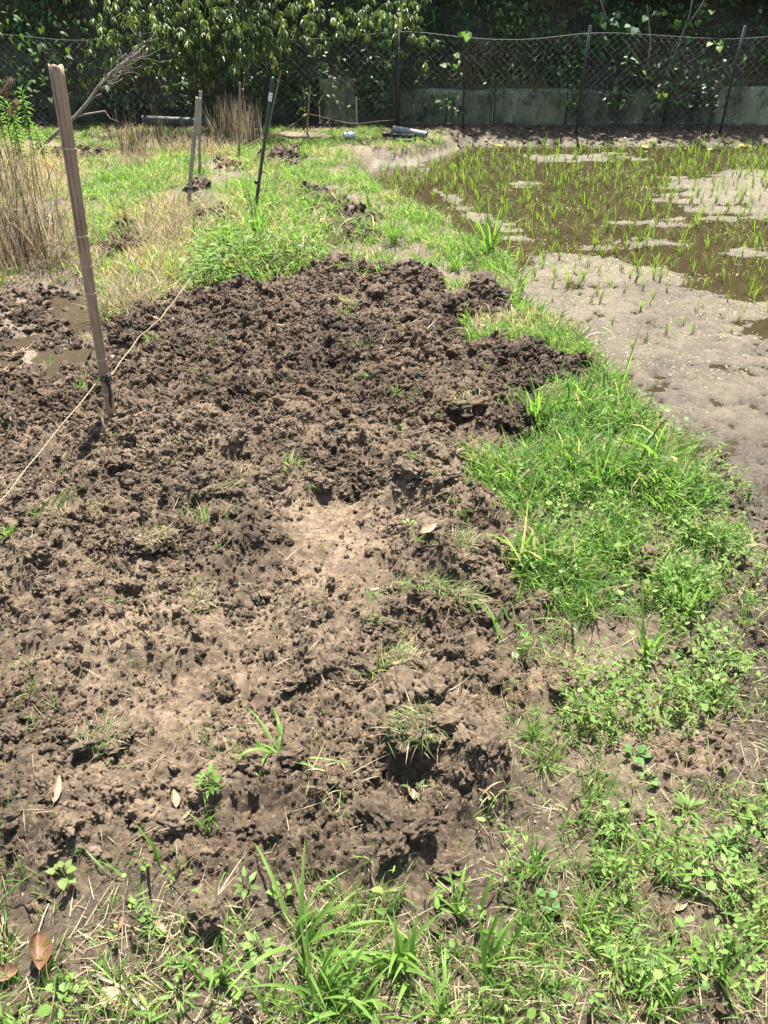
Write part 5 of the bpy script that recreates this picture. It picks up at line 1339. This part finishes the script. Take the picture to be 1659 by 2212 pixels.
for o in COL.objects:
    if o.get('label') == 'yellow fallen leaf lying on the far shaded paddy edge': o['group'] = 'yellow leaves on the far margin'
    if o.get('label') == 'pale fallen leaf on the shaded far margin': o['group'] = 'pale leaves on the far margin'

# ------------------------------------------------------------------ stones
def stone(label, px, py, s, seed, mat='stone', group=None, sq=(1, .8, .6)):
    g = ground_at(px, py); r_ = np.random.default_rng(seed)
    V, T = ico(2); o = r_.random(3) * 9
    d = 1 + .25 * noise(V[:, 0] + o[0], V[:, 1] + V[:, 2] + o[1], 1.1, seed) + .10 * noise(V[:, 0] - V[:, 2] + o[2], V[:, 1], 3, seed)
    pl = norm(r_.standard_normal((6, 3)))
    V = V * d[:, None]
    for p in pl:
        k = V @ p; V = V - np.clip(k - .72, 0, 9)[:, None] * p
    V = V * np.array(sq) * s
    o = link('stone', make_mesh('stone', V, None, T, np.ones((len(V), 3)), smooth=False), M[mat], None, (g[0], g[1], g[2] + s * .25), label=label, category='stone')
    o.rotation_euler = (r_.uniform(-.4, .4), r_.uniform(-.4, .4), r_.uniform(0, 6.28))
    if group: o['group'] = group
stone('small white stone on dark mud beside the split pole', 371, 693, .022, 1); stone('broad grey stone half sunk in mud under the rope', 335, 700, .040, 2, sq=(1.2, 1, .45))
stone('small white stone in the wet corner mud', 246, 775, .018, 3); stone('pale flat stone on the bank below the sods', 1115, 1415, .013, 4, sq=(1.3, 1, .4))
stone('tiny bright stone at the ridge foot', 770, 1395, .008, 5); stone('white chip beside the smooth footprint', 810, 1275, .010, 6, sq=(1.6, .7, .5))
stone('brown rounded nut like stone in the near weeds', 1090, 1905, .012, 7, 'paleleaf', sq=(1.3, .8, .8)); stone('beige chip on the lower smooth soil', 500, 1470, .009, 8, sq=(1.8, .7, .5))
for i in range(46):
    if i < 26: px, py = random.uniform(1150, 1640), random.uniform(1580, 2180)
    else: px, py = random.uniform(20, 800), random.uniform(1050, 1650)
    stone('tiny pale pebble on the gravelly bank' if i < 26 else 'tiny pale pebble in the tilled soil', px, py, random.uniform(.0025, .0055), 20 + i, group='pebbles on the bank' if i < 26 else 'pebbles in the tilled soil')

# ------------------------------------------------------------------ trees on the slope
def hill_z(x, y):
    return 0.33 + max(0, min(8, y - 11.36)) * 0.75
DARK = [(0.030, 0.062, 0.016), (0.042, 0.082, 0.022), (0.028, 0.055, 0.020), (0.05, 0.09, 0.022)]
def tree(label, x, y, H, trunk_r, lean, crown_pts, nleaf, L, seed, trunkmat='bark', cols=DARK, asp=.5):
    """crown_pts: list of (x, y, z, radius) clumps"""
    r_ = np.random.default_rng(seed); zb = hill_z(x, y) - .1 if y > 11.3 else hz(x, y)
    root = thing('tree', label, 'tree', (x, y, zb))
    top = np.array((lean[0], lean[1], H))
    pts = np.array([(top[0] * s ** 1.3, top[1] * s ** 1.3, H * s) for s in np.linspace(0, 1, 8)]); pts[1:-1, :2] += r_.normal(0, .03, (6, 2))
    V, q, T = tube(pts, trunk_r * np.linspace(1.15, .4, 8), 9); tr = link('trunk', make_mesh('trunk', V, q, T, np.ones((len(V), 3))), M[trunkmat], root)
    ac = Acc(); per = nleaf // len(crown_pts); off = np.array((x, y, zb))
    for cx, cy, cz, cr in crown_pts:
        c = np.array((cx, cy, cz)) - off
        s = pts[min(7, max(1, int(7 * min(1, max(.15, (c[2] - .5) / H)))))]
        mid = (s + c) / 2 + r_.normal(0, .12, 3)
        V, q, T = tube([s, mid, c], [trunk_r * .35, trunk_r * .22, .008], 6); link('limb', make_mesh('limb', V, q, T, np.ones((len(V), 3))), M[trunkmat], tr)
        d = norm(r_.standard_normal((per, 3))); rr = cr * r_.random(per) ** .45
        P = c + d * rr[:, None] * np.array((1, 1, .8))
        axl = norm(d * .6 + r_.standard_normal((per, 3)) * .7 + np.array((0, 0, -.45)))
        V, T, C = leaves(P, axl, np.tile((0, 0, 1.0), (per, 1)) + .5 * r_.standard_normal((per, 3)), L * (.7 + .6 * r_.random(per)), L * asp * (.7 + .6 * r_.random(per)), lerp_col(per, cols), leaf_template('ovate', .2, .1) if L < .1 else QUADLEAF)
        ac.add(V, None, T, C)
    link('crown', ac.mesh('crown'), M['treeleaf'], root)
    return root
QUADLEAF = (np.array([(0, 0, 0), (.45, .5, .05), (1, 0, -.1), (.45, -.5, .05)], float), np.array([(0, 2, 1), (0, 3, 2)]))
tanE = 1 / math.tan(SUN_EL)
specs = [(-6.6, 13.4, 'dark evergreen tree next to the one behind the dead branch'), (-4.4, 12.9, 'dark evergreen tree behind the dead branch'), (-2.5, 13.6, 'dark evergreen tree behind the leafy hanging boughs'), (-0.5, 12.9, 'evergreen tree rooted above the stained wall panel'),
         (1.2, 13.3, 'slope tree behind the tall fence post'), (2.55, 12.7, 'slim grey trunk tree above the mossy panels'), (3.65, 12.9, 'pale straight trunk tree between the slim and slanting trunks'), (4.5, 12.6, 'slanting trunk tree above the pale cracked panels'), (6.3, 13.2, 'dark evergreen tree next to the slanting trunk tree'), (8.2, 13.6, 'outermost evergreen tree of the slope beyond the slanting trunk')]
for i, (tx, ty, lb) in enumerate(specs):
    r_ = np.random.default_rng(40 + i); pts = []
    for k in range(34):
        cz = r_.uniform(1.75, 8.5); lim = 10.95 + cz * tanE * math.cos(SUN_AZ)
        cr = r_.uniform(.55, .95); cy = lim + cr * .75 + r_.uniform(0, 1.6) ** 1.4
        pts.append((tx + r_.uniform(-1.5, 1.5), cy, cz, cr))
    lean = (0.9, .6) if 'slanting' in lb else (r_.uniform(-.2, .2), 1.2)
    tree(lb, tx, ty, 6.5, (.10, .14, .12, .15, .10, .05, .06, .07, .13, .13)[i], lean, pts, 34 * 280, .20, 60 + i)
# thin saplings standing above the wall on the right
# leafy boughs hanging in the sun over the fence on the left
bough_px = [(235, 20), (250, 70), (290, 40), (320, 85), (345, 30), (370, 95), (390, 55), (420, 20), (430, 100), (455, 70), (470, 115), (480, 30), (505, 85), (520, 55), (545, 100), (540, 15), (575, 40), (590, 75), (620, 20), (640, 55), (670, 30), (690, 70), (720, 25), (745, 55), (770, 20), (790, 50), (830, 25), (850, 55), (880, 35), (893, 70),
            (400, -30), (600, -40), (800, -40), (300, -40)]
bough_px += [(225, 95), (262, 108), (300, 118), (335, 118), (355, 135), (385, 128), (410, 130), (445, 128), (475, 135), (500, 118), (530, 122), (555, 118), (575, 100), (605, 95), (345, 60), (405, 80), (440, 45), (490, 65), (560, 65), (270, 20), (310, 10), (370, 10), (460, 5), (580, 5), (650, 5)]
bt = []
r_ = np.random.default_rng(5)
for px, py in bough_px:
    Yb = 10.30 + r_.uniform(-.25, .2) + (0.25 if px < 330 or px > 700 else 0)
    p = A(px, py, Yb); bt.append((p[0], p[1], p[2], r_.uniform(.12, .22)))
def bough_tree():
    x, y = -1.9, 12.4; zb = hill_z(x, y) - .1
    root = thing('tree', 'tree with sunlit drooping leafy boughs hanging over the fence', 'tree', (x, y, zb))
    off = np.array((x, y, zb)); H = 3.6
    tp = np.array([(0, -.25 * s, H * s) for s in np.linspace(0, 1, 7)])
    V, q, T = tube(tp, np.linspace(.13, .06, 7), 10); tr = link('trunk', make_mesh('trunk', V, q, T, np.ones((len(V), 3))), M['bark'], root)
    ac = Acc(); tpl = leaf_template('lance', .35, .2)
    for cx, cy, cz, cr in bt:
        c = np.array((cx, cy, cz)) - off; s = tp[r_.integers(3, 6)]
        m1 = s * .45 + c * .55 + np.array((0, 0, .55)); V, q, T = tube([s, m1, c + np.array((0, .08, .25)), c], [.03, .018, .010, .004], 6)
        link('limb', make_mesh('limb', V, q, T, np.ones((len(V), 3))), M['bark'], tr)
        for w in range(12):                       # whorls of drooping leaves
            wc = c + r_.normal(0, 1, 3) * cr * np.array((.9, .6, .6)); n = int(r_.integers(7, 13))
            a = r_.random() * 6.28 + np.arange(n) * 2.4; el = -0.75 + .35 * r_.standard_normal(n)
            ax_ = np.stack([np.cos(a) * np.cos(el), np.sin(a) * np.cos(el), np.sin(el)], 1)
            L = .060 + .035 * r_.random(n); col = lerp_col(n, [(0.08, 0.13, 0.05), (0.105, 0.16, 0.062), (0.135, 0.19, 0.08)])
            if r_.random() < .22: col = col * np.array((2.1, 1.9, 1.3))  # sunlit glints put into the leaf colour of some whorls
            V, T, C = leaves(np.tile(wc, (n, 1)) + .01 * r_.standard_normal((n, 3)), ax_, np.tile((0, 0, 1.), (n, 1)), L, L * .30, col, tpl); ac.add(V, None, T, C)
    link('crown', ac.mesh('crown'), M['treeleaf'], root)
bough_tree()
# shrub with broad leaves growing through the fence on the right
def sapling(label, px, py, stems, sprays, L, seed, Y=11.25, kind='heart', col=(0.045, 0.105, 0.03), asp=.85, name='sapling'):
    b = A(px, py, Y); root = thing(name, label, 'shrub', tuple(b)); r_ = np.random.default_rng(seed)
    for s in stems:
        P = np.array([A(q[0], q[1], Y + (q[2] if len(q) > 2 else 0)) - b for q in s]); V, q, T = tube(P, np.linspace(.016, .007, len(P)), 7)
        link('stem', make_mesh('stem', V, q, T, np.ones((len(V), 3))), M['deadwood' if seed % 2 == 0 else 'bark'], root)
    tpl = leaf_template(kind, .25, .1)
    for (sx, sy, n, rad) in sprays:
        for k in range(n):
            p = A(sx + r_.normal(0, rad), sy + r_.normal(0, rad * .55), Y - .12 + r_.normal(0, .12)) - b
            a = r_.random() * 6.28; el = -.5 + .4 * r_.standard_normal(); d = np.array([[math.cos(a) * math.cos(el), math.sin(a) * math.cos(el) - .2, math.sin(el)]])
            l = L * r_.uniform(.6, 1.2)
            V, T, C = leaves(p[None], d, np.array([[0.2 * r_.standard_normal(), -.4, 1.]]), np.array([l]), np.array([l * asp]), np.array([col]) * r_.uniform(.7, 1.5), tpl)
            link('leaf', make_mesh('leaf', V, None, T, C), M['leaf'], root)
    return root
sapling('broad leaved sapling with pale forked stem growing behind the fence', 1405, 160, [[(1405, 235), (1400, 160), (1390, 140)], [(1392, 150), (1350, 85), (1310, 40), (1290, -20)], [(1398, 150), (1405, 90), (1398, 10)]],
        [(1340, 75, 30, 34), (1290, 95, 18, 26), (1230, 85, 14, 28), (1310, 40, 14, 26), (1360, 60, 12, 24), (1440, 25, 6, 20)], .12, 2, 11.65)
sapling('slim sapling with slanting bare stem and few pale leaves', 1440, 185, [[(1430, 195), (1460, 110), (1490, 30), (1500, -30)], [(1480, 60), (1510, 20), (1530, -20)]], [(1445, 195, 4, 6), (1470, 45, 7, 18), (1520, 20, 6, 14)], .10, 4, 11.75, col=(.09, .17, .03))
sapling('climbing vine with heart shaped leaves on the dark fence post', 845, 270, [[(852, 280), (850, 200), (846, 120), (852, 40), (870, -20)]], [(835, 30, 8, 10), (838, 90, 4, 5), (842, 115, 3, 4), (835, 65, 4, 6), (840, 140, 2, 4), (880, 20, 10, 20)], .10, 5, 10.86, col=(.06, .13, .04))
sapling('small vine with three bright leaves at the fence top', 1000, 70, [[(1000, 280), (1002, 180), (1000, 110), (1005, 75)]], [(1008, 72, 5, 12), (985, 115, 3, 8), (970, 140, 3, 8)], .09, 7, 11.02, col=(.09, .18, .05))
sapling('yellow green vine leaf cluster on the mesh above pale panels', 1545, 180, [[(1530, 280), (1540, 220), (1545, 180)]], [(1560, 92, 5, 10), (1430, 205, 4, 7), (1550, 95, 3, 8)], .09, 9, 11.0, col=(.10, .17, .03))
sapling('fern like shrub with small leaves by the short pole', 650, 285, [[(655, 285), (660, 230), (655, 190)]], [(655, 205, 22, 14), (650, 235, 14, 12)], .06, 11, 10.75, 'lance', (.10, .14, .03), .35)
sapling('dark shrub low under the hanging boughs', 480, 275, [[(480, 280), (470, 230), (455, 190)], [(480, 280), (500, 240), (520, 220)]], [(460, 220, 30, 22), (440, 180, 24, 26), (500, 245, 20, 22)], .08, 13, 10.75, 'ovate', (.045, .085, .025), .5)
sapling('dark shrub behind the dead branch at the fence', 150, 240, [[(150, 290), (140, 200), (150, 120)]], [(150, 130, 24, 40), (80, 100, 20, 40), (60, 180, 20, 40), (180, 200, 14, 30), (150, 60, 16, 40), (30, 40, 20, 30)], .10, 15, 10.75, 'ovate', (.05, .10, .022), .5)
sapling('low leafy weed on the wall beside the stained panel', 960, 250, [[(960, 290), (965, 240), (970, 200)]], [(965, 215, 12, 14), (985, 240, 8, 10)], .09, 17, 11.15, 'ovate', (.05, .10, .03), .6)

# ------------------------------------------------------------------ undergrowth hanging over the wall and covering the slope
under = Acc(); n = 34000
x = -9 + rng.random(n) * 18; t = rng.random(n); y = 11.38 + 2.4 * t ** 1.3
pat = fbm(x, y, 1.3, 931, 3); ok = rng.random(n) < (.55 + .8 * pat).clip(.12, 1) * np.where(x < -.3, .75, 1); x, y, pat = x[ok], y[ok], pat[ok]; n = len(x)
z = 0.33 + (y - 11.36) * .75 - .02
c = lerp_col(n, [(0.27, 0.20, 0.10), (0.17, 0.18, 0.065), (0.33, 0.25, 0.14), (0.14, 0.18, 0.05)]); gm = fbm(x, y, .9, 933, 2) > .12; c[gm] = lerp_col(gm.sum(), DARK) * 1.6
V, q, C = blades(np.stack([x, y, z], 1), -PI / 2 + .9 * rng.standard_normal(n), .14 + .26 * rng.random(n), .006 + .008 * rng.random(n), .3 + .5 * rng.random(n), .8 + 1.8 * rng.random(n), c, S=4, twist=rng.random(n) * 1.5)
under.add(V, q, None, C)
n = 34000; x = -9 + rng.random(n) * 18; y = 11.15 + 2.6 * rng.random(n) ** 1.2
ok = rng.random(n) < (.35 + 1.6 * fbm(x, y, 1.4, 941, 4)).clip(.03, 1); x, y = x[ok], y[ok]; n = len(x)
P = np.stack([x, y - .05, np.maximum(.33 + (y - 11.36) * .75, .25) + .55 * rng.random(n) ** 2], 1)
V, T, C = leaves(P, norm(np.stack([rng.standard_normal(n), -.6 + .5 * rng.standard_normal(n), -.5 + .5 * rng.standard_normal(n)], 1)), np.tile((0, -.3, 1.), (n, 1)), .04 + .06 * rng.random(n), .025 + .03 * rng.random(n), lerp_col(n, DARK + [(0.09, .14, .04)]) * (1.5 + 0.9 * (fbm(x, y, 2.2, 947, 2) > .2))[:, None], leaf_template('ovate'))
under.add(V, None, T, C)
link('slope_undergrowth', under.mesh('slope_undergrowth'), M['treeleaf'], kind='stuff', label='dark tangle of ferns and dry grass covering the slope', category='undergrowth')
# leaf litter at the shaded foot of the wall
n = 2600; x = -7 + rng.random(n) * 15; y = 10.45 + .85 * rng.random(n); z = height(x, y) + .012
V, T, C = leaves(np.stack([x, y, z], 1), norm(np.stack([rng.standard_normal(n), rng.standard_normal(n), .35 * rng.standard_normal(n)], 1)), np.tile((0, 0, 1.), (n, 1)) + .3 * rng.standard_normal((n, 3)), .03 + .05 * rng.random(n), .02 + .025 * rng.random(n), lerp_col(n, BROWN + [(0.30, .24, .15), (.10, .07, .045)]), leaf_template('ovate', .1, .2))
link('leaf_litter', make_mesh('leaf_litter', V, None, T, C), M['straw'], kind='stuff', label='brown leaf litter at the shaded foot of the wall', category='leaf litter')
print('done')
